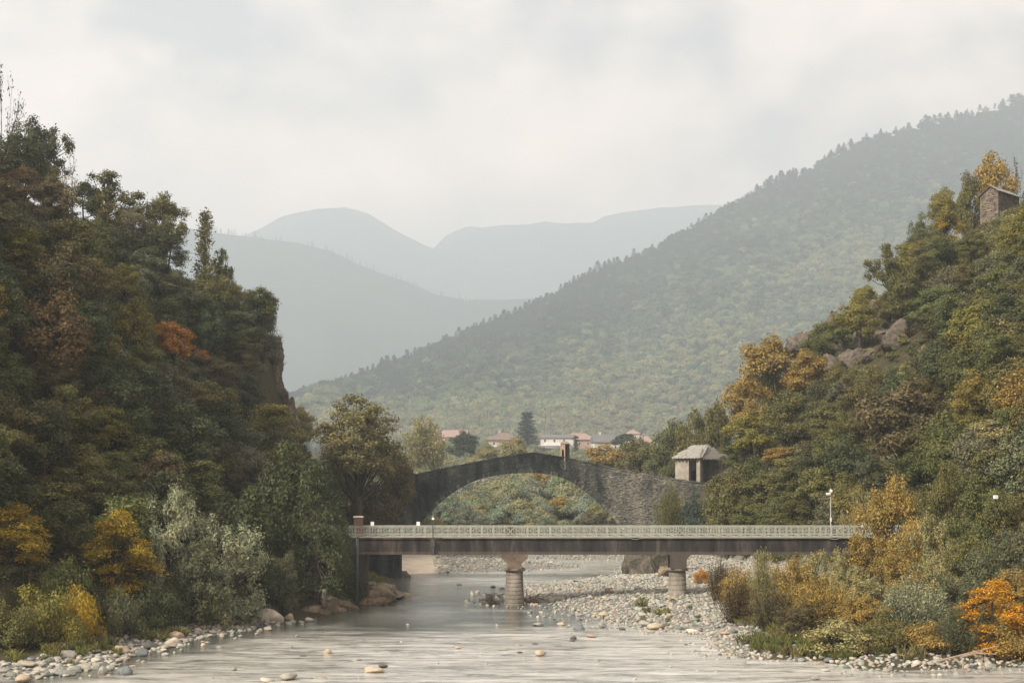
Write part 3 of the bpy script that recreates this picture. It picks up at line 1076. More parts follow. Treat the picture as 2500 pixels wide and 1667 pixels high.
# (kind, px, distance, top row, width px, colour, label, name)
HAND = [
    # left hill and bank
    ('tier', 285, 108, 1238, 185, YE, 'yellow feathery locust tree on the left bank, left of the silver willow', 'locust_tree'),
    ('willow', 425, 113, 1165, 210, SIL, 'tallest silvery willow on the left bank, right of the yellow locust', 'willow_tree'),
    ('willow', 545, 115, 1222, 220, SIL, 'broad silvery willow right of the tallest willow on the left bank', 'willow_tree'),
    ('willow', 490, 111, 1300, 190, GG, 'low grey green willow in front of the silvery willows', 'willow_tree'),
    ('willow', 690, 121, 1325, 90, GG, 'small grey willow leaning over the large pale boulder', 'willow_tree'),
    ('tier', 35, 101, 1222, 190, YE, 'orange yellow locust tree cut by the left edge of the photo', 'locust_tree'),
    ('shrub', 195, 98, 1395, 115, YE, 'bright yellow shrub below the yellow locust near the stony shore', 'shrub'),
    ('shrub', 95, 96, 1398, 190, YO, 'yellow green shrub on the bank at lower left', 'shrub'),
    ('shrub', 295, 102, 1408, 115, GG, 'round grey green bush beside the bright yellow shrub', 'shrub'),
    ('shrub', 10, 93, 1440, 150, OL, 'olive bush at the left edge above the shore stones', 'shrub'),
    ('shrub', 150, 100, 1330, 150, MG, 'green bush between the two yellow locust trees', 'shrub'),
    ('shrub', 45, 94.5, 1490, 150, OL, 'low olive bush above the lower left shore stones', 'shrub'),
    ('shrub', 165, 96, 1470, 120, YO, 'low yellow green bush under the bright yellow shrub', 'shrub'),
    ('shrub', 375, 107, 1400, 150, DG, 'dark bush at the foot of the tallest silvery willow', 'shrub'),
    ('shrub', 560, 116, 1420, 130, MG, 'dark green bush left of the largest pale boulder', 'shrub'),
    ('dense', 640, 119, 1345, 130, DG, 'dark shaded tree just above the largest pale boulder', 'tree'),
    ('dense', 150, 112, 1140, 200, OL, 'olive tree above and behind the yellow locusts', 'tree'),
    ('dense', 600, 124, 1185, 200, DG, 'dark green tree behind the broad silvery willow', 'tree'),
    ('tier', 775, 126, 1120, 180, DG, 'tall dark tree with a straight trunk left of the footbridge end', 'tree'),
    ('dense', 700, 132, 1075, 200, DG, 'dark green tree above the tall straight-trunked one', 'tree'),
    ('fine', 828, 131, 1258, 105, DG, 'dark leafy tree hiding the left end of the footbridge', 'tree'),
    ('tier', 665, 150, 978, 200, YO, 'yellow green locust tree at the foot of the cliff', 'locust_tree'),
    ('big', 872, 196, 945, 300, (0.19, 0.17, 0.075), 'large spreading olive brown tree left of the old stone bridge', 'tree'),
    ('dense', 800, 214, 1110, 120, MG, 'green tree between the cliff foot and the large spreading tree', 'tree'),
    ('broad', 848, 230, 1125, 95, OL, 'olive tree behind the large spreading tree', 'tree'),
    ('broad', 972, 208, 1095, 125, BR, 'brownish tree covering the left end of the stone bridge', 'tree'),
    ('dense', 905, 200, 1175, 140, BR, 'low brown tree under the large spreading tree', 'tree'),
    ('broad', 735, 226, 990, 95, PAL, 'pale brown tree peeping out right of the cliff', 'tree'),
    ('broad', 420, 170, 775, 115, ORG, 'bright orange tree in the middle of the left hillside', 'tree'),
    ('shrub', 487, 176, 845, 62, ORG, 'small orange bush right of the bright orange tree', 'shrub'),
    ('dense', 325, 172, 722, 145, YO, 'round yellow green tree left of the bright orange tree', 'tree'),
    ('dense', 140, 160, 708, 230, RU, 'broad russet tree on the left hillside', 'tree'),
    ('broad', 430, 190, 658, 120, GG, 'pale grey green tree above the bright orange tree', 'tree'),
    ('broad', 630, 216, 692, 135, MG, 'green tree overhanging the top of the cliff', 'tree'),
    ('dense', 575, 214, 720, 120, DG, 'dark green tree behind the one overhanging the cliff', 'tree'),
    ('birch', 502, 216, 512, 75, OL, 'tall thin birch on the skyline of the left hill', 'birch_tree'),
    ('loose', 545, 216, 600, 70, MG, 'open green tree on the skyline right of the birch', 'tree'),
    ('broad', 400, 218, 468, 125, OL, 'olive tree on the skyline between oak and birch', 'tree'),
    ('loose', 265, 222, 408, 165, OL, 'open crowned oak standing on the skyline of the left hill', 'oak_tree'),
    ('bare', 185, 226, 368, 95, PAL, 'nearly bare slender tree on the skyline left of the oak', 'bare_tree'),
    ('loose', 105, 228, 268, 150, DG, 'dark open tree highest on the left skyline', 'tree'),
    ('dense', 40, 222, 300, 150, DG, 'dense dark tree under the left skyline at the photo edge', 'tree'),
    ('bare', 4, 226, 128, 110, DG, 'thin dead tree rising at the upper left edge', 'bare_tree'),
    ('tier', 50, 168, 550, 130, YO, 'yellow olive tree near the left edge above the russet tree', 'tree'),
    ('broad', 60, 200, 395, 110, RU, 'reddish brown tree high at the left edge', 'tree'),
    ('broad', 125, 206, 430, 120, BR, 'brown tree below the dark open skyline tree', 'tree'),
    ('tier', 260, 140, 985, 170, YO, 'yellowish tree low on the left hillside above the willows', 'tree'),
    ('dense', 460, 146, 985, 210, DG, 'dark green tree left of the yellow green locust at the cliff foot', 'tree'),
    ('dense', 25, 140, 860, 150, MG, 'green tree at the left edge below the russet tree', 'tree'),
    # right hill
    ('broad', 1885, 226, 815, 175, GOLD, 'large golden brown tree above the chapel on the right slope', 'tree'),
    ('broad', 1965, 226, 850, 130, GOLD, 'golden tree right of the large golden brown tree', 'tree'),
    ('broad', 1825, 226, 905, 120, GOLD, 'golden tree left of and below the large golden brown tree', 'tree'),
    ('broad', 1915, 226, 950, 150, OL, 'olive gold tree below the large golden brown tree', 'tree'),
    ('broad', 1835, 214, 1000, 130, YO, 'yellow green tree between chapel and large golden tree', 'tree'),
    ('broad', 1795, 222, 1075, 90, MG, 'green tree touching the right side of the chapel roof', 'tree'),
    ('broad', 1905, 208, 1085, 110, GOLD, 'golden tree right of the chapel', 'tree'),
    ('dense', 2065, 186, 1058, 150, DG, 'dark green tree above the street lamp on the bridge', 'tree'),
    ('plume', 1640, 210, 1165, 95, OL, 'olive willow growing against the right wall of the stone bridge', 'willow_tree'),
    ('dense', 1695, 206, 1200, 85, BG, 'dark bluish tree below the chapel terrace', 'tree'),
    ('dense', 1775, 192, 1135, 135, OL, 'olive gold tree below the chapel', 'tree'),
    ('tier', 1950, 178, 1195, 130, OL, 'olive tree behind the footbridge left of the lamp', 'tree'),
    ('broad', 2215, 176, 925, 240, BR, 'broad brown olive tree in the middle of the right hillside', 'tree'),
    ('fine', 2180, 121, 1145, 180, GOLD, 'tall golden tree at the right end of the footbridge', 'tree'),
    ('fine', 2300, 128, 1115, 120, OL, 'olive tree right of the tall golden tree', 'tree'),
    ('fine', 2390, 122, 1140, 170, MG, 'green tree in front of the white box on the right bank', 'tree'),
    ('plume', 2100, 138, 1190, 120, PAL, 'pale grey gold willow behind the white sign', 'willow_tree'),
    ('willow', 2270, 112, 1235, 150, PAL, 'thin pale tree with bare dark stems on the right bank', 'tree'),
    ('birch', 2090, 112, 1300, 70, GOLD, 'slim golden sapling in front of the footbridge end', 'sapling'),
    ('willow', 1985, 109, 1318, 125, PAL, 'pale gold willow in front of the right bridge span', 'willow_tree'),
    ('willow', 2052, 107, 1322, 100, PAL, 'narrow pale gold willow next to the slim golden sapling', 'willow_tree'),
    ('plume', 1860, 117, 1330, 85, PAL, 'small grey gold willow right of the right pier', 'willow_tree'),
    ('plume', 2015, 100, 1395, 180, GOLD, 'golden brown willow bush leaning over the gravel', 'willow_bush'),
    ('willow', 2125, 101, 1385, 165, PAL, 'pale willow bush in the middle of the right bank', 'willow_bush'),
    ('plume', 2230, 99, 1395, 170, SIL, 'silvery willow bush left of the bright yellow tree', 'willow_bush'),
    ('willow', 2330, 101, 1375, 150, GG, 'grey green willow bush behind the bright yellow tree', 'willow_bush'),
    ('willow', 2400, 106, 1325, 190, GG, 'tall grey green willow at the right edge of the bank', 'willow_tree'),
    ('willow', 2490, 110, 1240, 170, GG, 'grey willow cut by the right edge of the photo', 'willow_tree'),
    ('willow', 1945, 106, 1345, 120, GOLD, 'golden willow at the left end of the right bank thicket', 'willow_bush'),
    ('willow', 2085, 104, 1365, 150, PAL, 'pale gold willow left of the pale willow bush in mid bank', 'willow_bush'),
    ('willow', 2185, 106, 1335, 170, GOLD, 'golden willow below the tall golden tree', 'willow_bush'),
    ('willow', 2285, 105, 1350, 160, PAL, 'pale willow above the silvery willow bush', 'willow_bush'),
    ('willow', 2360, 109, 1290, 170, OL, 'olive willow above the bright orange yellow tree', 'willow_bush'),
    ('willow', 2470, 103, 1365, 150, GOLD, 'golden willow at the right edge behind the bright orange yellow tree', 'willow_bush'),
    ('willow', 2110, 97, 1440, 160, GOLD, 'golden willow above the pale olive shore bush', 'willow_bush'),
    ('willow', 1960, 99, 1460, 140, BR, 'brownish willow at the gravel edge of the right thicket', 'willow_bush'),
    ('plume', 2230, 117, 1270, 130, GOLD, 'feathery golden willow right of the tall golden tree', 'willow_tree'),
    ('fine', 2440, 121, 1190, 150, OL, 'olive tree right of the white box', 'tree'),
    ('tier', 2425, 93, 1408, 190, (0.46, 0.235, 0.020), 'bright orange yellow tree at lower right', 'tree'),
    ('shrub', 2060, 95, 1480, 190, PAL, 'pale olive bush overhanging the right shore', 'shrub'),
    ('shrub', 2165, 94, 1490, 160, OL, 'olive bush behind the shore stones at lower right', 'shrub'),
    ('shrub', 2255, 93.5, 1500, 150, GOLD, 'rusty golden bush left of the bright yellow tree', 'shrub'),
    ('plume', 2335, 93, 1470, 120, GG, 'upright grey bush just left of the bright yellow tree', 'shrub'),
    ('shrub', 2490, 92, 1500, 150, GOLD, 'golden bush at the lower right corner', 'shrub'),
    ('twiggy', 1800, 112, 1400, 130, RU, 'reddish twiggy bush on the gravel bar', 'shrub'),
    ('twiggy', 1885, 106, 1425, 130, BR, 'brown twiggy bush at the edge of the willows', 'shrub'),
    ('shrub', 1800, 124, 1352, 110, GOLD, 'golden bush behind the right pier on the gravel bar', 'shrub'),
    ('twiggy', 1755, 127, 1355, 75, RU, 'pinkish brown bush just right of the right pier', 'shrub'),
    ('shrub', 1712, 146, 1378, 42, ORG, 'small orange bush under the bridge right of the pier', 'shrub'),
    ('shrub', 1930, 122, 1345, 110, GOLD, 'golden bush under the right span of the footbridge', 'shrub'),
    ('broad', 2425, 264, 372, 140, GOLD, 'orange gold tree on the skyline behind the stone hut', 'tree'),
    ('bare', 2482, 268, 378, 90, DG, 'bare dark tree behind the roof of the stone hut', 'bare_tree'),
    ('broad', 2370, 262, 412, 90, OL, 'olive tree on the skyline left of the orange gold tree', 'tree'),
    ('broad', 2310, 258, 455, 90, YO, 'yellow green tree on the right skyline left of the hut', 'tree'),
    ('dense', 2245, 256, 520, 70, MG, 'rounded green tree on the right skyline below the hut', 'tree'),
    ('tier', 2310, 246, 505, 90, YE, 'yellow tree below the hut on the right slope', 'tree'),
    ('dense', 2295, 238, 560, 110, MG, 'dense green tree under the yellow tree on the right slope', 'tree'),
    ('loose', 2165, 252, 590, 110, OL, 'open olive tree leaning out from the right skyline', 'tree'),
    ('dense', 2490, 228, 512, 120, YO, 'yellow green tree right in front of the stone hut', 'tree'),
    ('shrub', 1880, 244, 808, 60, OL, 'olive bush on the right skyline above the golden tree', 'shrub'),
    ('broad', 1640, 276, 1025, 100, MG, 'green tree on the low skyline left of the chapel', 'tree'),
    ('broad', 1695, 268, 995, 110, OL, 'olive tree behind the chapel roof', 'tree'),
    ('broad', 1750, 262, 955, 100, OL, 'olive tree on the skyline above the chapel', 'tree'),
    # beyond the stone bridge
    ('poplar', 1035, 420, 1012, 120, PAL, 'pale yellow poplar standing behind the left ramp of the stone bridge', 'poplar_tree'),
    ('broad', 1130, 540, 1050, 80, BG, 'bluish green tree in front of the pink roofed house', 'tree'),
    ('broad', 1185, 480, 1085, 90, PAL, 'pale yellowish tree above the left ramp of the stone bridge', 'tree'),
    ('broad', 1260, 470, 1062, 90, PAL, 'pale brown tree above the crown of the stone bridge', 'tree'),
    ('cedar', 1287, 830, 1006, 70, BG, 'large dark conifer beside the white house in the village', 'conifer_tree'),
    ('cypress', 1406, 560, 1064, 28, BG, 'small dark cypress right of the bridge shrine', 'cypress_tree'),
    ('pine', 1525, 480, 1054, 66, BG, 'dark pine in front of the village houses', 'pine_tree'),
    ('broad', 1480, 330, 1080, 130, GOLD, 'golden tree behind the right ramp of the stone bridge', 'tree'),
    ('broad', 1565, 320, 1065, 110, OL, 'olive tree behind the right ramp, left of the chapel', 'tree'),
    ('broad', 1610, 296, 1095, 90, GG, 'grey green tree just left of the chapel', 'tree'),
    ('shrub', 1628, 264, 1146, 60, YO, 'yellowish bush at the foot of the chapel wall', 'shrub'),
    ('broad', 1075, 300, 1205, 110, AG, 'pale tree seen through the left side of the arch', 'tree'),
    ('broad', 1150, 330, 1170, 110, GG, 'grey green tree seen through the arch left of centre', 'tree'),
    ('dense', 1165, 290, 1230, 90, AG, 'round grey green tree low in the arch opening', 'tree'),
    ('broad', 1240, 380, 1150, 90, AG, 'tall pale green tree in the middle of the arch opening', 'tree'),
    ('dense', 1260, 300, 1245, 110, AG, 'wide pale green bush at the bottom of the arch opening', 'tree'),
('poplar', 1312, 400, 1140, 75, AG, 'tall pale green poplar behind the small cross monument', 'poplar_tree'),
    ('poplar', 1200, 345, 1160, 80, GG, 'tall grey green poplar in the arch opening left of its middle', 'poplar_tree'),
    ('poplar', 1110, 330, 1195, 90, PAL, 'pale poplar at the left side of the arch opening', 'poplar_tree'),
    ('poplar', 1355, 345, 1150, 70, PAL, 'pale golden poplar in the right half of the arch opening', 'poplar_tree'),
    ('broad', 1360, 330, 1160, 70, GOLD, 'golden tree in the right half of the arch opening', 'tree'),
    ('broad', 1405, 315, 1180, 90, GOLD, 'second golden tree in the arch, nearer its right edge', 'tree'),
    ('dense', 1385, 290, 1250, 80, AG, 'pale green bush below the golden trees in the arch', 'tree'),
    ('shrub', 1455, 285, 1238, 80, YO, 'yellow green bush at the right springing of the arch', 'shrub'),
    ('shrub', 1100, 275, 1255, 100, GG, 'grey bush at the lower left of the arch opening', 'shrub'),
    ('shrub', 1035, 204, 1352, 60, OL, 'olive bush on the far gravel under the footbridge', 'shrub'),
    ('shrub', 868, 134.6, 1368, 75, DG, 'dark bush under the left end of the footbridge', 'shrub'),
    ('shrub', 905, 140, 1390, 60, OL, 'dry olive bush on the rock beside the left abutment', 'shrub'),
]


def mask_ellipse(mask, px, top, w, base, frac=0.62):
    x0, x1 = (px - w / 2) / 10, (px + w / 2) / 10
    y0, y1 = top / 10, (top + (base - top) * 0.95) / 10
    yy, xx = np.mgrid[0:167, 0:250]
    e = ((xx - (x0 + x1) / 2) / max((x1 - x0) / 2, 0.6)) ** 2 + ((yy - (y0 + y1) / 2) / max((y1 - y0) / 2, 0.6)) ** 2 < 1
    tot = e.sum()
    vis = (e & ~mask).sum()
    return e, tot, vis


DS = np.arange(98, 272, 1.5)
RATIO = {'birch': 3.2, 'bare': 2.8, 'loose': 1.15, 'broad': 1.2, 'dense': 1.15, 'tier': 1.15, 'shrub': 0.8, 'big': 1.35}


def find_depth(px, top, h, relax=False):
    """first distance at which a tree of height h, rooted on the slope, has its top at this place in view"""
    x = (px - CX) / F * DS
    f = H - (top - HY) / F * DS - ground(x, DS)
    ok = np.where(f <= h)[0]
    if len(ok) and f[ok[0]] > h * 0.3:
        return float(DS[ok[0]])
    if relax:
        g = np.where(f > h * 0.5, f, 1e9)
        return float(DS[int(np.argmin(g))])
    return None


def build_trees():
    allt = []
    for k, px, d, top, w, c, lab, nm in HAND:
        if (px < 730 and top < 1000 and k != 'big') or (px > 1830 and top < 1060 and not (px > 2350 and top < 430)):
            for _ in range(3):
                d = find_depth(px, top, RATIO[k] * w * d / F, True)
        x = (px - CX) / F * d
        z = gz(x, d)
        h = H - (top - HY) / F * d - z
        if h < 0.8:
            z = z - (1.5 - h); h = 1.5
        allt.append(dict(kind=k, x=x, y=d, z=z, h=h, w=w * d / F, c=c, lab=lab, nm=nm, hand=True, px=px, top=top, wpx=w))
    # the rest of the two wooded hillsides
    rng = np.random.RandomState(5)
    pl = [DG] * 9 + [MG] * 6 + [OL] * 4 + [BR] * 2 + [GG] * 5 + [YO] * 2
    pr = [MG] * 6 + [OL] * 11 + [BR] * 1 + [GOLD] * 1 + [DG] * 2 + [YO] * 4 + [GG] * 6 + [PAL] * 2
    kinds_l = ['broad'] * 6 + ['dense'] * 4 + ['tier'] * 2 + ['loose'] * 1
    kinds_r = ['broad'] * 7 + ['dense'] * 3 + ['tier'] * 1 + ['loose'] * 1
    sky_l = ([-60, 0, 150, 330, 480, 540, 600, 690, 740], [250, 262, 400, 490, 560, 630, 715, 800, 1060])
    sky_r = ([1600, 1660, 1750, 1890, 2050, 2150, 2250, 2350, 2430, 2560], [1070, 1022, 970, 850, 752, 645, 540, 450, 410, 390])
    spots = []
    for side, xr, sky, pal, kinds in ((-1, (-50, 735), sky_l, pl, kinds_l), (1, (1665, 2545), sky_r, pr, kinds_r)):
        for q in range(9000):
            px = rng.uniform(*xr)
            lo = np.interp(px, *sky) + 6
            py = rng.uniform(lo, 1215)
            if any(((px - a) / 50) ** 2 + ((py - b) / 40) ** 2 < 1 for a, b in spots):
                continue
            if side < 0 and px > 600 and 770 < py < 1010:          # keep the cliff clear
                continue
            if side > 0:
                if 1925 < px < 2262 and 705 < py < 885:            # rock outcrop stays open
                    continue
                if px > 2370 and 400 < py < 530:                   # keep sight of the hut
                    continue
                if px < 1815 and 1040 < py < 1190:                 # keep sight of the chapel
                    continue
            w = rng.uniform(4.8, 7.6)
            hh = w * rng.uniform(1.05, 1.45)
            d = find_depth(px, py, hh)
            if d is None:
                continue
            x = (px - CX) / F * d
            z = gz(x, d)
            h = H - (py - HY) / F * d - z
            if side > 0 and px < 1800 and d < 246 and py < 1195:
                continue
            if (float(sL(x, d)) if side < 0 else float(sR(x, d))) < 1.5:
                continue
            spots.append((px, py))
            c = pal[rng.randint(len(pal))]
            allt.append(dict(kind=kinds[rng.randint(len(kinds))], x=x, y=d, z=z, h=h, w=w, c=c, lab=None, nm='tree', hand=False, px=px, top=py, wpx=w / d * F, side=side))
    for side, sky, xs_, pal, kinds in ((-1, sky_l, np.arange(-40, 700, 30), pl, ['broad', 'dense', 'loose', 'broad']), (1, sky_r, np.arange(1700, 2540, 40), pr, ['broad', 'dense', 'broad', 'loose'])):
        for px in xs_:
            px = px + rng.uniform(-12, 12)
            py = np.interp(px, *sky) + rng.uniform(-14, 34)
            if side > 0 and 2385 < px < 2520:
                py = np.interp(px, *sky) - rng.uniform(-10, 20)
            w = rng.uniform(5.2, 7.8)
            d = find_depth(px, py, w * 1.35, True)
            if side > 0 and 2350 < px < 2530 and d < 259:
                continue
            x = (px - CX) / F * d
            z = gz(x, d)
            h = H - (py - HY) / F * d - z
            if h < 2.5 or h > 15 or (px > 600 and side < 0 and py > 760):
                continue
            allt.append(dict(kind=kinds[rng.randint(len(kinds))], x=x, y=d, z=z, h=h, w=w, c=pal[rng.randint(len(pal))], lab=None, nm='tree', hand=False, px=px, top=py, wpx=w / d * F, side=side))
    allt.sort(key=lambda t: t['y'])
    mask = np.zeros((167, 250), bool)
    hm = []
    for t in allt:
        if t['hand']:
            e, tot, vis = mask_ellipse(mask, t['px'], t['top'], t['wpx'], min(HY - (t['z'] - H) / t['y'] * F, t['top'] + t['wpx']))
            hm.append((t['y'], e, tot))
    fills = {-1: [], 1: []}
    nf = 0
    for t in allt:
        base = HY - (t['z'] - H) / t['y'] * F
        e, tot, vis = mask_ellipse(mask, t['px'], t['top'], t['wpx'], base)
        if not t['hand'] and (tot == 0 or vis / tot < 0.09 or vis < 4):
            continue
        if not t['hand'] and any(t['y'] < q[0] + 3 and (e & q[1]).sum() > 0.33 * q[2] for q in hm):
            continue
        mask |= e
        c = tuple(np.clip(np.array(t['c']) * (rng.uniform(0.85, 1.18) * (1 + rng.normal(size=3) * 0.05) if not t['hand'] else 1 + rng.normal() * 0.04), 0.008, 0.6))
        o = place_tree(t['kind'], t['x'], t['y'], t['h'], t['w'], c, t['lab'], 'shrub' if t['nm'] in ('shrub', 'willow_bush') else 'tree', None, t['nm'], z=t['z'])
        if t['hand']:
            continue
        nf += 1
        o['group'] = 'trees of the left hillside' if t['side'] < 0 else 'trees of the right hillside'
        kw = {'tier': 'feathery tree', 'loose': 'open crowned tree', 'dense': 'dense tree', 'broad': 'leafy tree'}[t['kind']]
        fills[t['side']].append((o, t['px'], t['top'] + (base - t['top']) * 0.45, CN[t['c']] + ' ' + kw))
    lm = [(420, 830, 'the bright orange hillside tree'), (660, 900, 'the bare left cliff'), (140, 780, 'the broad russet tree'), (285, 1300, 'the yellow locust'), (500, 1240, 'the silvery willows'),
          (265, 470, 'the skyline oak'), (60, 340, 'the top left skyline trees'), (650, 1060, 'the cliff-foot locust'), (55, 600, 'the yellow olive edge tree'), (40, 1000, 'the left photo edge')]
    rm = [(2130, 800, 'the right rock outcrop'), (2440, 490, 'the stone hut'), (1890, 930, 'the large golden tree'), (1715, 1130, 'the chapel'), (2042, 1230, 'the bridge lamp'), (2215, 1020, 'the broad brown olive tree'),
          (2180, 1230, 'the tall golden bridge-end tree'), (2430, 1215, 'the white box'), (2290, 680, 'the slope below the hut'), (2450, 900, 'the right photo edge')]
    rank_labels(fills[-1], lm, '{ph}, {rank}{sect} {mark}')
    rank_labels(fills[1], rm, '{ph}, {rank}{sect} {mark}')
    print('trees:', len(HAND), 'hand', nf, 'fill', len(spots))
    S['n_fill'] = nf


build_trees()


# ------------------------------------------------------------------ geometry-node scatter for uncountable stuff
def scatter(name, P, rot, scl, tint, protos, mat):
    col = bpy.data.collections.new(name + '_pieces')
    for k, me in enumerate(protos):
        if len(me.materials) == 0:
            me.materials.append(mat)
        o = bpy.data.objects.new('%s_piece_%02d' % (name, k), me)
        col.objects.link(o)
    n = len(P)
    me = bpy.data.meshes.new(name)
    me.vertices.add(n)
    me.vertices.foreach_set('co', np.ascontiguousarray(P, dtype=np.float32).ravel())
    for nm, tp, arr, key in (('rot', 'FLOAT_VECTOR', rot, 'vector'), ('scl', 'FLOAT_VECTOR', scl, 'vector'), ('tint', 'FLOAT_COLOR', tint, 'color')):
        a = me.attributes.new(nm, tp, 'POINT')
        a.data.foreach_set(key, np.ascontiguousarray(arr, dtype=np.float32).ravel())
    a = me.attributes.new('pick', 'INT', 'POINT')
    a.data.foreach_set('value', rs.randint(0, len(protos), n).astype(np.int32))
    me.update()
    ob = link(name, me)
    ng = bpy.data.node_groups.new(name + '_scatter', 'GeometryNodeTree')
    ng.interface.new_socket('Geometry', in_out='INPUT', socket_type='NodeSocketGeometry')
    ng.interface.new_socket('Geometry', in_out='OUTPUT', socket_type='NodeSocketGeometry')
    N = ng.nodes.new
    gi, go = N('NodeGroupInput'), N('NodeGroupOutput')
    ci = N('GeometryNodeCollectionInfo')
    ci.inputs['Collection'].default_value = col
    ci.inputs['Separate Children'].default_value = True
    ci.inputs['Reset Children'].default_value = True
    ip = N('GeometryNodeInstanceOnPoints')
    ip.inputs['Pick Instance'].default_value = True

    def na(nm, tp):
        q = N('GeometryNodeInputNamedAttribute')
        q.data_type = tp
        q.inputs['Name'].default_value = nm
        return next(o for o in q.outputs if o.enabled and o.name == 'Attribute')
    L = ng.links.new
    L(gi.outputs[0], ip.inputs['Points'])
    L(ci.outputs[0], ip.inputs['Instance'])
    L(na('pick', 'INT'), ip.inputs['Instance Index'])
    e2r = N('FunctionNodeEulerToRotation')
    L(na('rot', 'FLOAT_VECTOR'), e2r.inputs[0])
    L(e2r.outputs[0], ip.inputs['Rotation'])
    L(na('scl', 'FLOAT_VECTOR'), ip.inputs['Scale'])
    L(ip.outputs[0], go.inputs[0])
    md = ob.modifiers.new('scatter', 'NODES')
    md.node_group = ng
    tag(ob, kind='stuff')
    return ob


def tint_arr(rng, n, pal, w=None, var=0.15):
    pal = np.array(pal)
    c = pal[rng.choice(len(pal), n, p=w)]
    c = c * rng.uniform(1 - var, 1 + var, (n, 1)) * (1 + rng.normal(size=(n, 3)) * 0.04)
    return np.concatenate([np.clip(c, 0.005, 0.9), np.ones((n, 1))], 1)


def undergrowth():
    rng = np.random.RandomState(77)
    protos = []
    for k in range(4):
        r2 = np.random.RandomState(300 + k)
        n = 420
        C = r2.normal(size=(7, 3)) * np.array([0.45, 0.45, 0.15]) + np.array([0, 0, 0.4])
        P, Nn = clump_crown(r2, n, C, np.full(7, 0.62), 0.7, 0.2)
        P[:, 2] = np.maximum(P[:, 2], 0.0)
        protos.append(leaf_mesh('undergrowth_clump', P, Nn, 0.24, 0.5, r2))
    out = {}
    for name, xr, yr, fs, pal, n in (('left_undergrowth', (-120, -16), (62, 250), sL, [DG, MG, DG, OL, GG, BR], 12500), ('right_undergrowth', (18, 124), (62, 272), sR, [OL, GG, MG, OL, BR, PAL], 12500)):
        x = rng.uniform(xr[0], xr[1], n * 3); y = rng.uniform(yr[0], yr[1], n * 3)
        s = fs(x, y)
        px = CX + x / y * F
        if fs is sL:
            ok = (s > 0.3) & ~((y > 205) & (px > 628) & (s < 22.5) & (s > 14.5) & (rng.rand(len(x)) < 0.96))
        else:
            front = (y < 140) & (land(x, y) > 4.5) & (x > 16.5 + (y - 100) * 0.16)
            ok = (s > 0.3) | front
            z = ground(x, y)
            pb = HY - (z - H) / y * F
            ok &= ~((px > 1930) & (px < 2265) & (pb > 735) & (pb < 905) & (y > 195) & (rng.rand(len(x)) < 0.8))
            ok &= ~((px > 1650) & (px < 1800) & (y > 225) & (y < 262) & (s < 16))
        ok &= (px > -480) & (px < 2980)
        x, y = x[ok][:n], y[ok][:n]
        m = len(x)
        P = np.stack([x, y, ground(x, y) - 0.05], 1)
        rot = np.stack([np.zeros(m), np.zeros(m), rng.rand(m) * 6.28], 1)
        sc = rng.uniform(0.55, 1.25, m) * np.interp(y, [80, 120, 160], [0.65, 0.8, 1.0])
        scl = np.stack([sc, sc, sc * rng.uniform(0.7, 1.2, m)], 1)
        scatter(name, P, rot, scl, tint_arr(rng, m, pal, None, 0.25), protos, M['leaf_stuff'])


undergrowth()


def side_woods():
    rng = np.random.RandomState(78)
    protos = [PROTO[k][i][0].copy() for k, i in (('broad', 0), ('dense', 0), ('broad', 2))]
    for me in protos:
        me.materials.clear()
    for name, fs, xr, pal in (('left_wood', sL, (-130, -34), [DG, MG, OL, GG]), ('right_wood', sR, (36, 132), [OL, MG, GG, YO])):
        x = rng.uniform(xr[0], xr[1], 1500); y = rng.uniform(62, 262, 1500)
        px = CX + x / y * F
        ok = (fs(x, y) > 2) & ((px < -110) | (px > 2610)) & (px > -620) & (px < 3120)
        x, y = x[ok][:330], y[ok][:330]
        m = len(x)
        sc = rng.uniform(0.6, 1.0, m)
        scatter(name, np.stack([x, y, ground(x, y) - 0.2], 1), np.stack([np.zeros(m), np.zeros(m), rng.rand(m) * 6.28], 1), np.stack([sc, sc, sc], 1), tint_arr(rng, m, pal, None, 0.2), protos, M['leaf_stuff'])


side_woods()


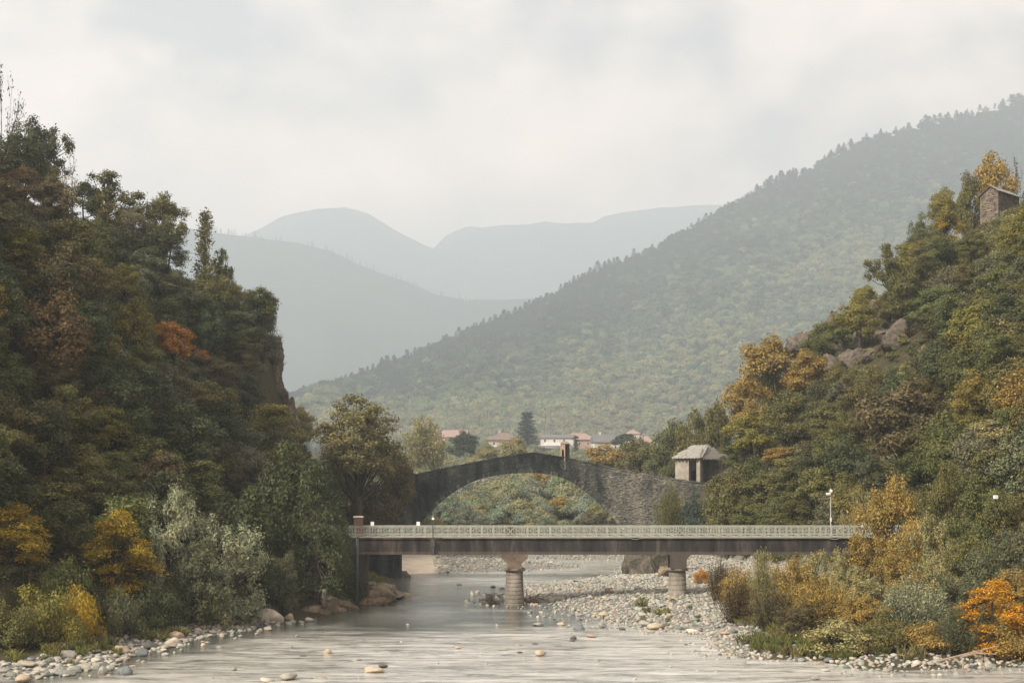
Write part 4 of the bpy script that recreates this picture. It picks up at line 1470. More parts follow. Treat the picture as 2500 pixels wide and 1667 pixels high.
def far_forest():
    rng = np.random.RandomState(88)
    protos = []
    for k in range(4):
        r2 = np.random.RandomState(400 + k)
        d = unit(r2.normal(size=(14, 3))); d[:, 2] = np.abs(d[:, 2]) * 0.9 - 0.1
        C = d * np.array([3.6, 3.6, 3.4]) * r2.uniform(0.5, 1, (14, 1)) + np.array([0, 0, 6.0])
        P, Nn = clump_crown(r2, 520, C, r2.uniform(1.3, 2.2, 14), 0.75, 0.55)
        protos.append(leaf_mesh('far_crown', P, Nn, 1.25, 0.7, r2))
    V = FOREST_R                                   # (nv, nu, 3)
    nv, nu = V.shape[:2]
    n = 42000
    # more trees per unit of picture where the slope is near
    u = rng.rand(n) * (nu - 1.001); v = rng.rand(n) ** 0.95 * (nv - 1.001)
    iu, iv = u.astype(int), v.astype(int)
    fu, fv = (u - iu)[:, None], (v - iv)[:, None]
    P = (V[iv, iu] * (1 - fu) + V[iv, iu + 1] * fu) * (1 - fv) + (V[iv + 1, iu] * (1 - fu) + V[iv + 1, iu + 1] * fu) * fv
    px = CX + P[:, 0] / P[:, 1] * F
    ok = (px > 600) & (px < 2560)
    P, v, px = P[ok], v[ok] / nv, px[ok]
    m = len(P)
    patch = fbm(P[:, 0] / 380, P[:, 1] / 500, 3)
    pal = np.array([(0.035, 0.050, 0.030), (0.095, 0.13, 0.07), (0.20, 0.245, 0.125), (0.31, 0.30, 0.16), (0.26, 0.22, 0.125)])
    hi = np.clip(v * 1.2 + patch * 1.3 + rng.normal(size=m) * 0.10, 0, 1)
    pick = np.clip(((1 - hi) * 3.7 + rng.normal(size=m) * 0.55), 0, 4).astype(int)  # lower trees paler: yellower leaves, plus valley haze put into the tint
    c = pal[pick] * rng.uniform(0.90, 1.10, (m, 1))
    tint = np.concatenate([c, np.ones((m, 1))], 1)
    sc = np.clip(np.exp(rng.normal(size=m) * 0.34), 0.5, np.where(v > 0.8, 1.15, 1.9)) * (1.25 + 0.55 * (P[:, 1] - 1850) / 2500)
    scl = np.stack([sc, sc, sc * rng.uniform(0.8, 1.25, m)], 1)
    rot = np.stack([np.zeros(m), np.zeros(m), rng.rand(m) * 6.28], 1)
    P[:, 2] -= 2.0
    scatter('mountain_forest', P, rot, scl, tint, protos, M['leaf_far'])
    # conifers along the ridge lines
    pr = []
    for k in range(3):
        r2 = np.random.RandomState(500 + k)
        Q, Nn = [], []
        for j in range(9):
            t = j / 9
            r = 3.6 * (1 - t) ** 0.7 * r2.uniform(0.7, 1.15)
            a = r2.rand(34) * 6.28
            s = r2.rand(34) ** 0.5
            Q.append(np.stack([np.cos(a) * r * s, np.sin(a) * r * s, 3 + 12 * t - 0.15 * r * s + r2.rand(34)], 1))
            Nn.append(np.stack([np.cos(a) * 0.4, np.sin(a) * 0.4, np.ones(34)], 1))
        pr.append(leaf_mesh('ridge_conifer', np.concatenate(Q), np.concatenate(Nn), 1.5, 0.5, r2))
    R = V[-1]
    t = np.sort(rng.rand(520)) * (nu - 1.001)
    it = t.astype(int); ft = (t - it)[:, None]
    Q = R[it] * (1 - ft) + R[it + 1] * ft
    Q[:, 1] -= rng.rand(520) * 90
    Q[:, 2] -= 1 + rng.rand(520) * 6
    keep = (CX + Q[:, 0] / Q[:, 1] * F > 640) & (rng.rand(520) < 0.85)
    Q = Q[keep]; m = len(Q)
    s = rng.uniform(0.55, 1.35, m) * (0.8 + 0.8 * (Q[:, 1] - 2300) / 2100)
    s = s * (0.55 + 0.9 * vnoise(Q[:, 0] / 120.0, Q[:, 1] / 300.0, 3))
    scl = np.stack([s * rng.uniform(1.2, 2.4, m), s * rng.uniform(1.2, 2.4, m), s * 1.05], 1)
    scatter('ridge_trees', Q, np.stack([np.zeros(m), np.zeros(m), rng.rand(m) * 6.28], 1), scl, tint_arr(rng, m, [(0.025, 0.04, 0.026), (0.035, 0.05, 0.03)]), pr, M['leaf_stuff'])
    # thin row of trees on the hazy left mountain
    R = LEFT_M[-1]
    nu = len(R)
    t = rng.rand(330) * (nu - 1.001)
    it = t.astype(int); ft = (t - it)[:, None]
    Q = R[it] * (1 - ft) + R[it + 1] * ft
    px = CX + Q[:, 0] / Q[:, 1] * F
    dens = np.interp(px, [480, 520, 650, 700, 780, 850, 1000, 1130, 1250], [0, 1, 0.9, 0.25, 0.4, 0.9, 0.6, 0.25, 0.1])
    keep = rng.rand(330) < dens
    Q = Q[keep]; m = len(Q)
    Q[:, 2] -= 4
    s = rng.uniform(0.8, 2.1, m)
    scl = np.stack([s * 0.8, s * 0.8, s * 1.1], 1)
    scatter('skyline_trees', Q, np.stack([np.zeros(m), np.zeros(m), rng.rand(m) * 6.28], 1), scl, tint_arr(rng, m, [(0.03, 0.04, 0.03)]), pr, M['leaf_stuff'])
    # the wooded valley floor between the stone bridge and the village
    n = 2600
    y = rng.uniform(290, 880, n); pxx = rng.uniform(860, 1760, n)
    x = (pxx - CX) / F * y
    z = ground(x, y)
    top = HY - (z + 7.5 - H) / y * F
    ok = ~((top < 1115) & (pxx > 1190) & (pxx < 1660) & (y > 640)) & ((y > 330) | (sR(x, y) < 3)) & (rng.rand(n) < np.interp(y, [262, 420, 880], [0.6, 0.8, 1.0]))
    ok &= ~((pxx > 1270) & (pxx < 1345) & (y > 290) & (y < 420))
    x, y, z = x[ok], y[ok], z[ok]
    m = len(x)
    s = rng.uniform(0.45, 0.85, m)
    pr2 = []
    for k in range(3):
        r2 = np.random.RandomState(450 + k)
        d = unit(r2.normal(size=(20, 3))); d[:, 2] = np.abs(d[:, 2]) - 0.25
        C = d * np.array([3.8, 3.8, 4.0]) * r2.uniform(0.5, 1, (20, 1)) + np.array([0, 0, 5.0])
        P2, N2 = clump_crown(r2, 2600, C, r2.uniform(1.3, 2.1, 20), 0.85, 0.45)
        pr2.append(leaf_mesh('valley_crown', P2, N2, 0.55, 0.6, r2))
    k = 310
    y2 = rng.uniform(248, 335, k); x2 = rng.uniform(-28, 36, k)
    z2 = np.maximum(ground(x2, y2), -0.1)
    s2 = rng.uniform(0.36, 0.52, k) + (y2 - 248) / 87 * rng.uniform(0.0, 0.5, k)
    x, y, z, s = np.concatenate([x, x2]), np.concatenate([y, y2]), np.concatenate([z, z2]), np.concatenate([s, s2])
    m = len(x)
    scatter('valley_wood', np.stack([x, y, z - 0.3], 1), np.stack([np.zeros(m), np.zeros(m), rng.rand(m) * 6.28], 1), np.stack([s, s, s * rng.uniform(0.8, 1.2, m)], 1),
            tint_arr(rng, m, [(0.24, 0.27, 0.18), (0.28, 0.275, 0.175), (0.25, 0.275, 0.215), (0.21, 0.245, 0.205), PAL, GOLD, (0.16, 0.14, 0.09)], [0.22, 0.22, 0.26, 0.18, 0.06, 0.02, 0.04], 0.12), pr2, M['leaf_far'])  # tints kept pale to stand in for haze beyond the arch


far_forest()


# ------------------------------------------------------------------ stones
def ico(sub):
    bm = bmesh.new()
    bmesh.ops.create_icosphere(bm, subdivisions=sub, radius=1.0)
    V = np.array([v.co[:] for v in bm.verts]); Fq = np.array([[v.index for v in f.verts] for f in bm.faces])
    bm.free()
    return V, Fq


def n3(P, seed):
    return (vnoise(P[:, 0] + 7.3, P[:, 1] + P[:, 2] * 0.71 + 3, seed) + vnoise(P[:, 1] - 4.1, P[:, 2] + P[:, 0] * 0.53, seed + 9)) - 1.0


def stone_mesh(name, seed, sub=2, rough=0.22, cuts=3):
    V, Fq = ico(sub)
    r = np.random.RandomState(seed)
    k = V * (1 + rough * n3(V * 1.3, seed)[:, None] + rough * 0.5 * n3(V * 3.1, seed + 3)[:, None])
    for _ in range(cuts):                       # worn flat facets
        nrm = unit(r.normal(size=3)); lim = r.uniform(0.50, 0.85)
        dd = k @ nrm
        over = np.clip(dd - lim, 0, None)
        k = k - over[:, None] * nrm * 0.8
    k[:, 2] *= 0.62
    return np_mesh(name, k, Fq, True)


COBBLE = [stone_mesh('cobble', 600 + k, 2, 0.34, 7) for k in range(9)]
BOULD = [stone_mesh('stone', 640 + k, 3, 0.42, 10) for k in range(9)]
ST_PAL = [(0.37, 0.365, 0.32), (0.31, 0.315, 0.285), (0.24, 0.26, 0.24), (0.39, 0.355, 0.29), (0.13, 0.145, 0.145), (0.34, 0.295, 0.24), (0.43, 0.415, 0.37)]
ST_W = [0.27, 0.22, 0.15, 0.12, 0.07, 0.07, 0.10]
ST_N = ['pale grey', 'grey', 'grey green', 'cream', 'dark slate', 'tan', 'whitish']

STONE_ITEMS = []


def put_stone(x, y, z, w, l, h, color, label, group=None, item=None):
    me = BOULD[rs.randint(len(BOULD))]
    o = link('boulder' if w > 1.0 else 'stone', me, M['stone'])
    o.location = (x, y, z)
    o.scale = (w / 2, l / 2, h / 2 / 0.62)
    o.rotation_euler = (rs.normal() * 0.10, rs.normal() * 0.10, rs.rand() * 0.9 - 0.45)
    o.color = tuple(color) + (1,)
    tag(o, label, 'boulder' if w > 1.0 else 'stone', group)
    return o


TAN, DRK, BLU, WHT, PNK, GRY = (0.42, 0.355, 0.27), (0.10, 0.10, 0.095), (0.16, 0.185, 0.19), (0.52, 0.48, 0.41), (0.40, 0.29, 0.22), (0.31, 0.30, 0.265)
# (px, waterline row, width px, height px, colour, label)
NAMED = [
    (660, 1521, 66, 40, WHT, 'largest pale boulder at the water edge on the left bank'),
    (706, 1508, 26, 17, TAN, 'tan stone just right of the largest pale boulder'),
    (752, 1517, 30, 9, WHT, 'flat whitish stone in the dark slack water by the left bank'),
    (651, 1538, 25, 10, WHT, 'small whitish stone in the water below the largest pale boulder'),
    (860, 1484, 30, 7, WHT, 'flat pale slab beside the dark steel column'),
    (300, 1548, 42, 24, BLU, 'blue grey boulder at the upper end of the left shore stones'),
    (292, 1568, 34, 20, TAN, 'tan boulder below the blue grey one on the left shore'),
    (342, 1552, 32, 18, BLU, 'second blue grey boulder on the left shore'),
    (420, 1540, 44, 22, WHT, 'pale rounded boulder among the left shore stones'),
    (425, 1562, 56, 26, PNK, 'long pinkish boulder pointing at the water on the left shore'),
    (478, 1546, 40, 18, PNK, 'pinkish boulder right of the pale rounded boulder'),
    (375, 1562, 40, 20, WHT, 'cream boulder left of the long pinkish boulder'),
    (355, 1582, 50, 18, DRK, 'black flat boulder on the left shore'),
    (200, 1578, 46, 18, GRY, 'grey flat boulder in the grass of the left shore'),
    (155, 1607, 46, 20, GRY, 'grey sloping boulder low on the left shore'),
    (50, 1598, 44, 22, TAN, 'tan boulder near the lower left edge'),
    (48, 1620, 32, 20, GRY, 'grey boulder below the tan one near the left edge'),
    (248, 1563, 30, 18, GRY, 'grey round stone above the black flat boulder'),
    (130, 1640, 36, 18, GRY, 'grey stone at the waterline of the lower left shore'),
    (800, 1596, 24, 12, TAN, 'lone tan pointed stone in the left half of the river'),
    (915, 1643, 54, 17, TAN, 'wide tan pointed stone in the river at bottom centre'),
    (934, 1629, 28, 9, DRK, 'dark stone just behind the wide tan pointed stone'),
    (700, 1661, 50, 20, GRY, 'grey peaked stone in the river at the bottom edge'),
    (648, 1664, 40, 9, WHT, 'flat pale stone left of the grey peaked stone'),
    (775, 1658, 44, 8, GRY, 'flat stone right of the grey peaked stone'),
    (868, 1612, 28, 5, GRY, 'thin flat stone barely above water left of bottom centre'),
    (738, 1602, 22, 4, DRK, 'thin dark stone left of the lone tan pointed stone'),
    (1318, 1601, 33, 16, TAN, 'single tan pointed stone in the river below the left pier'),
    (1411, 1539, 34, 16, BLU, 'large blue grey stone in the river right of the left pier'),
    (1317, 1527, 30, 10, GRY, 'grey stone at the edge of the pool below the left pier'),
    (1369, 1527, 23, 10, TAN, 'tan stone left of the large blue grey stone'),
    (1414, 1515, 19, 9, BLU, 'small bluish stone alone in the shallow pool'),
    (1475, 1504, 32, 14, TAN, 'tan pointed stone at the head of the shallow pool'),
    (1443, 1556, 30, 8, PNK, 'brown flat stone below the large blue grey stone'),
    (1401, 1560, 20, 8, DRK, 'dark small stone left of the brown flat stone'),
    (1398, 1566, 16, 6, DRK, 'dark flat stone below the dark small stone'),
    (1521, 1538, 20, 8, DRK, 'dark round stone in the water right of the pool'),
    (1600, 1537, 48, 18, TAN, 'largest tan boulder on the front edge of the gravel bar'),
    (1580, 1526, 38, 14, GRY, 'grey green boulder behind the largest tan boulder'),
    (1660, 1534, 34, 16, BLU, 'blue grey boulder right of the largest tan boulder'),
    (1678, 1537, 24, 12, DRK, 'dark boulder touching the blue grey boulder'),
    (1695, 1544, 34, 12, WHT, 'pale boulder right of the dark boulder on the bar edge'),
    (1590, 1545, 30, 6, GRY, 'flat grey stone in the water below the largest tan boulder'),
    (1345, 1471, 32, 15, GRY, 'rounded grey boulder at the tip of the gravel bar'),
    (1487, 1448, 26, 14, PNK, 'tan pink boulder in the middle of the gravel bar'),
    (1500, 1462, 26, 11, GRY, 'grey boulder just below the tan pink one'),
    (1632, 1459, 15, 11, TAN, 'small tan stone at the left foot of the right pier'),
    (1648, 1464, 24, 10, TAN, 'tan stone at the front foot of the right pier'),
    (1558, 1440, 22, 12, BLU, 'blue grey boulder upstream on the gravel bar'),
    (1533, 1485, 22, 9, BLU, 'small blue grey stone in the middle of the gravel bar'),
    (1268, 1594, 20, 4, DRK, 'thin dark stone left of the single tan pointed stone'),
    (1308, 1573, 18, 4, DRK, 'thin black stone above the single tan pointed stone'),
    (1267, 1576, 20, 5, GRY, 'flat grey stone in the river left of the thin black stone'),
    (1116, 1583, 18, 6, TAN, 'small tan stone alone in the middle of the river'),
    (1227, 1587, 24, 5, GRY, 'flat stone left of the single tan pointed stone'),
    (1203, 1434, 18, 6, DRK, 'dark boulder in the water upstream of the left pier'),
    (1225, 1437, 16, 5, DRK, 'second dark boulder upstream of the left pier'),
    (1120, 1428, 16, 4, DRK, 'dark rock breaking the far riffle'),
    (2240, 1612, 30, 16, WHT, 'whitish boulder on the lower right shore'),
    (2275, 1608, 26, 14, GRY, 'grey boulder right of the whitish one on the lower right shore'),
    (2290, 1607, 34, 16, GRY, 'grey rounded boulder on the lower right shore near the yellow tree'),
    (2385, 1590, 44, 20, GRY, 'grey boulder under the bright yellow tree'),
    (1955, 1597, 42, 10, DRK, 'dark flat boulder at the water edge of the right shore'),
    (1810, 1528, 30, 14, DRK, 'dark boulder by the twiggy bush on the gravel bar'),
    (1790, 1545, 32, 10, BLU, 'blue grey flat boulder below the dark one on the bar'),
    (1775, 1552, 44, 11, PNK, 'tan flat boulder at the front of the right bar'),
]


def build_stones():
    rng = np.random.RandomState(99)
    for px, py, w, h, c, lab in NAMED:
        d = F * H / (py - HY)
        x = (px - CX) / F * d
        z = gz(x, d)
        for _ in range(3):                       # base row on dry ground lies nearer than on the water plane
            zz = max(z, 0.0)
            d = F * (H - zz) / (py - HY)
            x = (px - CX) / F * d
            z = gz(x, d)
        zz = max(z, 0.0)
        ww, hh = w * d / F, h * d / F
        hh = max(hh, 0.1)
        put_stone(x, d + ww * 0.35, zz + hh * 0.28, ww * 1.05, ww * 0.8, hh * 1.5, np.array(c), lab)
    # candidate stones over the bar, the shores and the shallows
    n = 90000
    x = rng.uniform(-36, 46, n); y = rng.uniform(84, 226, n)
    px = CX + x / y * F
    ok = (px > -40) & (px < 2540)
    x, y, px = x[ok], y[ok], px[ok]
    sd = land(x, y)
    sdB = sdist(x, y, POLY[1])
    sdA = sdist(x, y, POLY[0])
    left_shore = (sdA > -0.6) & (sdA < 3.6 + fbm(x / 5, y / 5, 61) * 4) & (y < 118)
    bar = (sdB > -0.4) & ~((x > 17.5 + (y - 100) * 0.17) & (sdB > 4.0) & (y < 140)) & ((sR(x, y) < 1.0))
    far = (y > 170) & (sd > -0.2) & ~((px < 1060) & (y > 175)) & (x < 24)
    far &= rng.rand(len(x)) < 0.55
    shal = (sdB > -5.5) & (sdB <= -0.4) & (y > 108) & (y < 150) & (rng.rand(len(x)) < 0.10)
    shal |= (sd > -2.5) & (sd <= -0.4) & (rng.rand(len(x)) < 0.12) & ((y < 117) | (x > -3))
    shal |= (sd < -2.5) & (y < 116) & (rng.rand(len(x)) < 0.0022)
    thin = rng.rand(len(x)) < np.where(y < 130, 1.0, 0.75)
    ok = (left_shore | bar | far | shal) & thin
    x, y, sd = x[ok], y[ok], sd[ok]
    sz = 0.17 * np.exp(rng.normal(size=len(x)) * 0.42) + 0.10
    sz = np.where(x < -10, sz * 1.35, sz)
    sz = np.clip(sz, 0.1, 1.05)
    z = np.maximum(ground(x, y), -0.02)
    order = np.argsort(-(sz / y))
    # drop small stones swallowed by a bigger neighbour
    cell, keep = {}, []
    for i in order:
        cx_, cy_ = int(x[i] // 1.2), int(y[i] // 1.2)
        hit = False
        for a in (-1, 0, 1):
            for b in (-1, 0, 1):
                for j in cell.get((cx_ + a, cy_ + b), ()):
                    if (x[i] - x[j]) ** 2 + (y[i] - y[j]) ** 2 < (0.36 * (sz[i] + sz[j])) ** 2:
                        hit = True; break
                if hit: break
            if hit: break
        if hit:
            continue
        cell.setdefault((cx_, cy_), []).append(i)
        keep.append(i)
    keep = np.array(keep)
    top, rest = keep[:232], keep[232:]
    items = []
    for i in top:
        k = rng.choice(len(ST_PAL), p=ST_W)
        s = sz[i]
        c = np.array(ST_PAL[k]) * rng.uniform(0.85, 1.1)
        o = put_stone(x[i], y[i], z[i] + s * 0.16, s * rng.uniform(0.9, 1.3), s * rng.uniform(0.8, 1.1), s * rng.uniform(0.5, 0.8), c, 'stone', 'larger stones lying along the river')
        p = PX(x[i], y[i], z[i] + s * 0.2)
        items.append((o, p[0], p[1], ST_N[k] + ' stone'))
    marks = [(1256, 1470, 'the left pier foot'), (1657, 1450, 'the right pier foot'), (1411, 1535, 'the large blue grey river stone'), (1600, 1530, 'the largest tan bar boulder'),
             (660, 1505, 'the largest pale bank boulder'), (300, 1540, 'the blue grey left shore boulder'), (420, 1552, 'the long pinkish shore boulder'), (50, 1600, 'the tan lower left boulder'),
             (155, 1600, 'the grey sloping boulder'), (1318, 1593, 'the single tan pointed river stone'), (915, 1635, 'the wide tan pointed stone'), (2260, 1606, 'the grey lower right boulders'),
             (2060, 1618, 'the tip of the lower right shore'), (1955, 1597, 'the dark flat right shore boulder'), (1800, 1470, 'the reddish twiggy bush'), (1775, 1550, 'the tan flat bar boulder'),
             (2400, 1600, 'the yellow tree foot'), (1480, 1450, 'the tan pink bar boulder'), (250, 1630, 'the lower left waterline'), (700, 1650, 'the grey peaked stone')]
    rank_labels(items, marks, '{ph}, {rank}{sect} {mark}')
    m = len(rest)
    P = np.stack([x[rest], y[rest], z[rest] + sz[rest] * 0.12], 1)
    s = sz[rest] / 2
    scl = np.stack([s * rng.uniform(0.9, 1.45, m), s * rng.uniform(0.8, 1.15, m), s * rng.uniform(0.8, 1.35, m)], 1)
    rot = np.stack([rng.normal(size=m) * 0.25, rng.normal(size=m) * 0.25, rng.rand(m) * 6.28], 1)
    scatter('cobbles', P, rot, scl, tint_arr(rng, m, ST_PAL, ST_W, 0.12), COBBLE, M['stone_stuff'])
    print('stones', len(top), m)


build_stones()


def rock_lump(mb_list, c, r, seed, sub=4, amp=0.60):
    V, Fq = ico(sub)
    rng = np.random.RandomState(seed)
    K = V * (1 + amp * 0.7 * n3(V * 1.4, seed)[:, None] + amp * 0.5 * n3(V * 3.3, seed + 1)[:, None])
    for _ in range(22):                         # joints: flat broken faces
        nrm = unit(rng.normal(size=3) * np.array([1, 1, 0.8])); lim = rng.uniform(0.38, 0.78)
        over = np.clip(K @ nrm - lim, 0, None)
        K = K - over[:, None] * nrm * 0.97
    K = K * (1 + 0.16 * n3(V * np.array([6.5, 6.5, 4.0]), seed + 2)[:, None] + 0.12 * n3(V * 14.0, seed + 4)[:, None]) * 1.3
    mb_list.append((K * np.array(r) + np.array(c), Fq))


def rock_thing(name, lumps, mat, label):
    parts = []
    for k, (c, r, sd_) in enumerate(lumps):
        rock_lump(parts, c, r, sd_)
    V, Fs, b = [], [], 0
    for v, f in parts:
        V.append(v); Fs.append(f + b); b += len(v)
    me = np_mesh(name, np.concatenate(V), np.concatenate(Fs), False)
    o = link(name, me, mat)
    return tag(o, label, 'rock')


def at(px, py, d):
    return W(px, py, d)


rock_thing('cliff', [(at(640, 905, 219), (3.2, 4, 5.0), 1), (at(658, 880, 218), (2.4, 3, 4.2), 2), (at(668, 940, 217), (1.8, 2.5, 4.2), 3), (at(650, 985, 216), (3.4, 3, 3.6), 4), (at(685, 985, 217), (1.8, 2.4, 3.2), 5),
                     (at(620, 850, 220), (3, 4, 3.4), 6), (at(700, 1040, 218), (2.6, 3, 4.2), 7), (at(672, 905, 218.5), (1.3, 2, 3.4), 8), (at(640, 950, 216.5), (2.0, 2.0, 3.0), 9), (at(590, 870, 219), (2.6, 3, 3.6), 10)],
           M['rock'], 'bare brown cliff face on the left hill above the trees')
def on_slope(px, py, r, lift=0.35):
    """a lump of rock sitting on the right slope where this line of sight meets it"""
    x = (px - CX) / F * DS
    f = H - (py - HY) / F * DS - ground(x, DS)
    k = np.where(f <= 0.2)[0]
    d = float(DS[k[0]]) if len(k) else 246.0
    return at(px, py - r[2] * lift * F / d * 0.3, d - r[1] * 0.25)


RK = [(2080, 800, 2.6, 2.4, 2.2), (2110, 785, 2.4, 2.4, 1.9), (2150, 775, 3.0, 2.6, 1.8), (2185, 768, 2.2, 2.4, 1.5), (2215, 765, 2.2, 2.2, 1.4), (2060, 850, 2.4, 2.4, 2.3), (2085, 840, 2.2, 2.4, 2.2), (2120, 835, 2.8, 2.6, 2.1), (2150, 825, 2.4, 2.4, 1.8), (2035, 800, 1.7, 2.0, 1.9), (2200, 815, 2.6, 2.4, 1.6), (2235, 800, 1.8, 2.0, 1.3), (2175, 850, 2.4, 2.2, 1.7), (2055, 820, 1.8, 2.0, 1.8),
      (2090, 885, 2.8, 2.6, 2.0), (2125, 880, 2.0, 2.0, 1.6), (2005, 855, 2.6, 2.2, 1.8), (1960, 840, 2.4, 2.0, 1.8), (1985, 848, 2.4, 2.2, 1.8), (1945, 852, 2.0, 1.8, 1.6), (1930, 860, 1.7, 1.6, 1.5), (2040, 900, 2.8, 2.4, 2.0)]
rock_thing('rock_outcrop', [(on_slope(px, py, (a, b, c)), (a, b, c), 21 + k) for k, (px, py, a, b, c) in enumerate(RK) if px > 2020], M['rock'], 'brown craggy rock outcrop breaking out of the right hillside')
rock_thing('rock_outcrop', [(on_slope(px, py, (a, b, c)), (a, b, c), 61 + k) for k, (px, py, a, b, c) in enumerate(RK) if px < 2020], M['rock'], 'smaller brown rocks between the golden trees and the craggy right outcrop')
rock_thing('rock_ledge', [(at(2234, 757, 246), (1.6, 1.2, 0.5), 31), (at(2222, 764, 246), (1.2, 1.2, 0.4), 32)], M['rock_grey'], 'small dark rock ledge at the upper end of the outcrop')
rock_thing('bank_rock', [((-13.6, 139, 0.2), (3.0, 4.4, 1.5), 41), ((-12.4, 141.5, 0.15), (2.2, 3.0, 1.0), 42), ((-15.4, 138, 0.7), (2.4, 3.4, 2.0), 43), ((-11.5, 143, 0.0), (1.4, 2.0, 0.6), 44), ((-14.2, 134.8, 0.0), (2.4, 1.4, 0.7), 45)],
           M['rock_bank'], 'sloping tan bedrock at the water below the left abutment')
rock_thing('bank_rock', [(at(955, 1405, 172), (1.8, 2, 0.9), 51), (at(975, 1404, 172), (1.4, 1.6, 0.55), 52), (at(930, 1395, 172), (2.4, 2.2, 1.6), 53)], M['rock_grey'], 'dark wet rocks at the foot of the left abutment wall')
rock_thing('bank_rock', [(at(815, 1490, 127.5), (1.6, 1.6, 0.7), 61), (at(845, 1484, 130), (1.5, 1.4, 0.6), 62), (at(800, 1478, 127), (1.3, 1.4, 1.0), 63), (at(770, 1500, 125), (2.0, 1.6, 0.7), 64), (at(610, 1510, 120.5), (2.2, 1.6, 1.0), 65)],
           M['rock_bank'], 'low jagged rocks along the left bank by the steel column')
rock_thing('bank_rock', [(at(1555, 1385, 168), (1.2, 2, 2.0), 71), (at(1580, 1390, 167), (1.7, 2, 1.6), 72), (at(1610, 1385, 168), (2.4, 2.4, 2.0), 73), (at(1560, 1370, 171), (2.6, 3, 2.6), 74), (at(1620, 1365, 172), (3.6, 3, 2.6), 75)],
           M['rock_grey'], 'dark rock wall on the far bank behind the right pier')
rock_thing('boulder', [(at(1622, 1396, 158), (1.0, 0.9, 0.75), 81)], M['rock_bank'], 'pinkish boulder just left of the right pier behind the gravel')

# ------------------------------------------------------------------ modern footbridge
YB, SC = 133.5, 26.0


def bx(px):
    return (px - CX) / F * YB


def bzz(py):
    return H - (py - HY) / F * YB


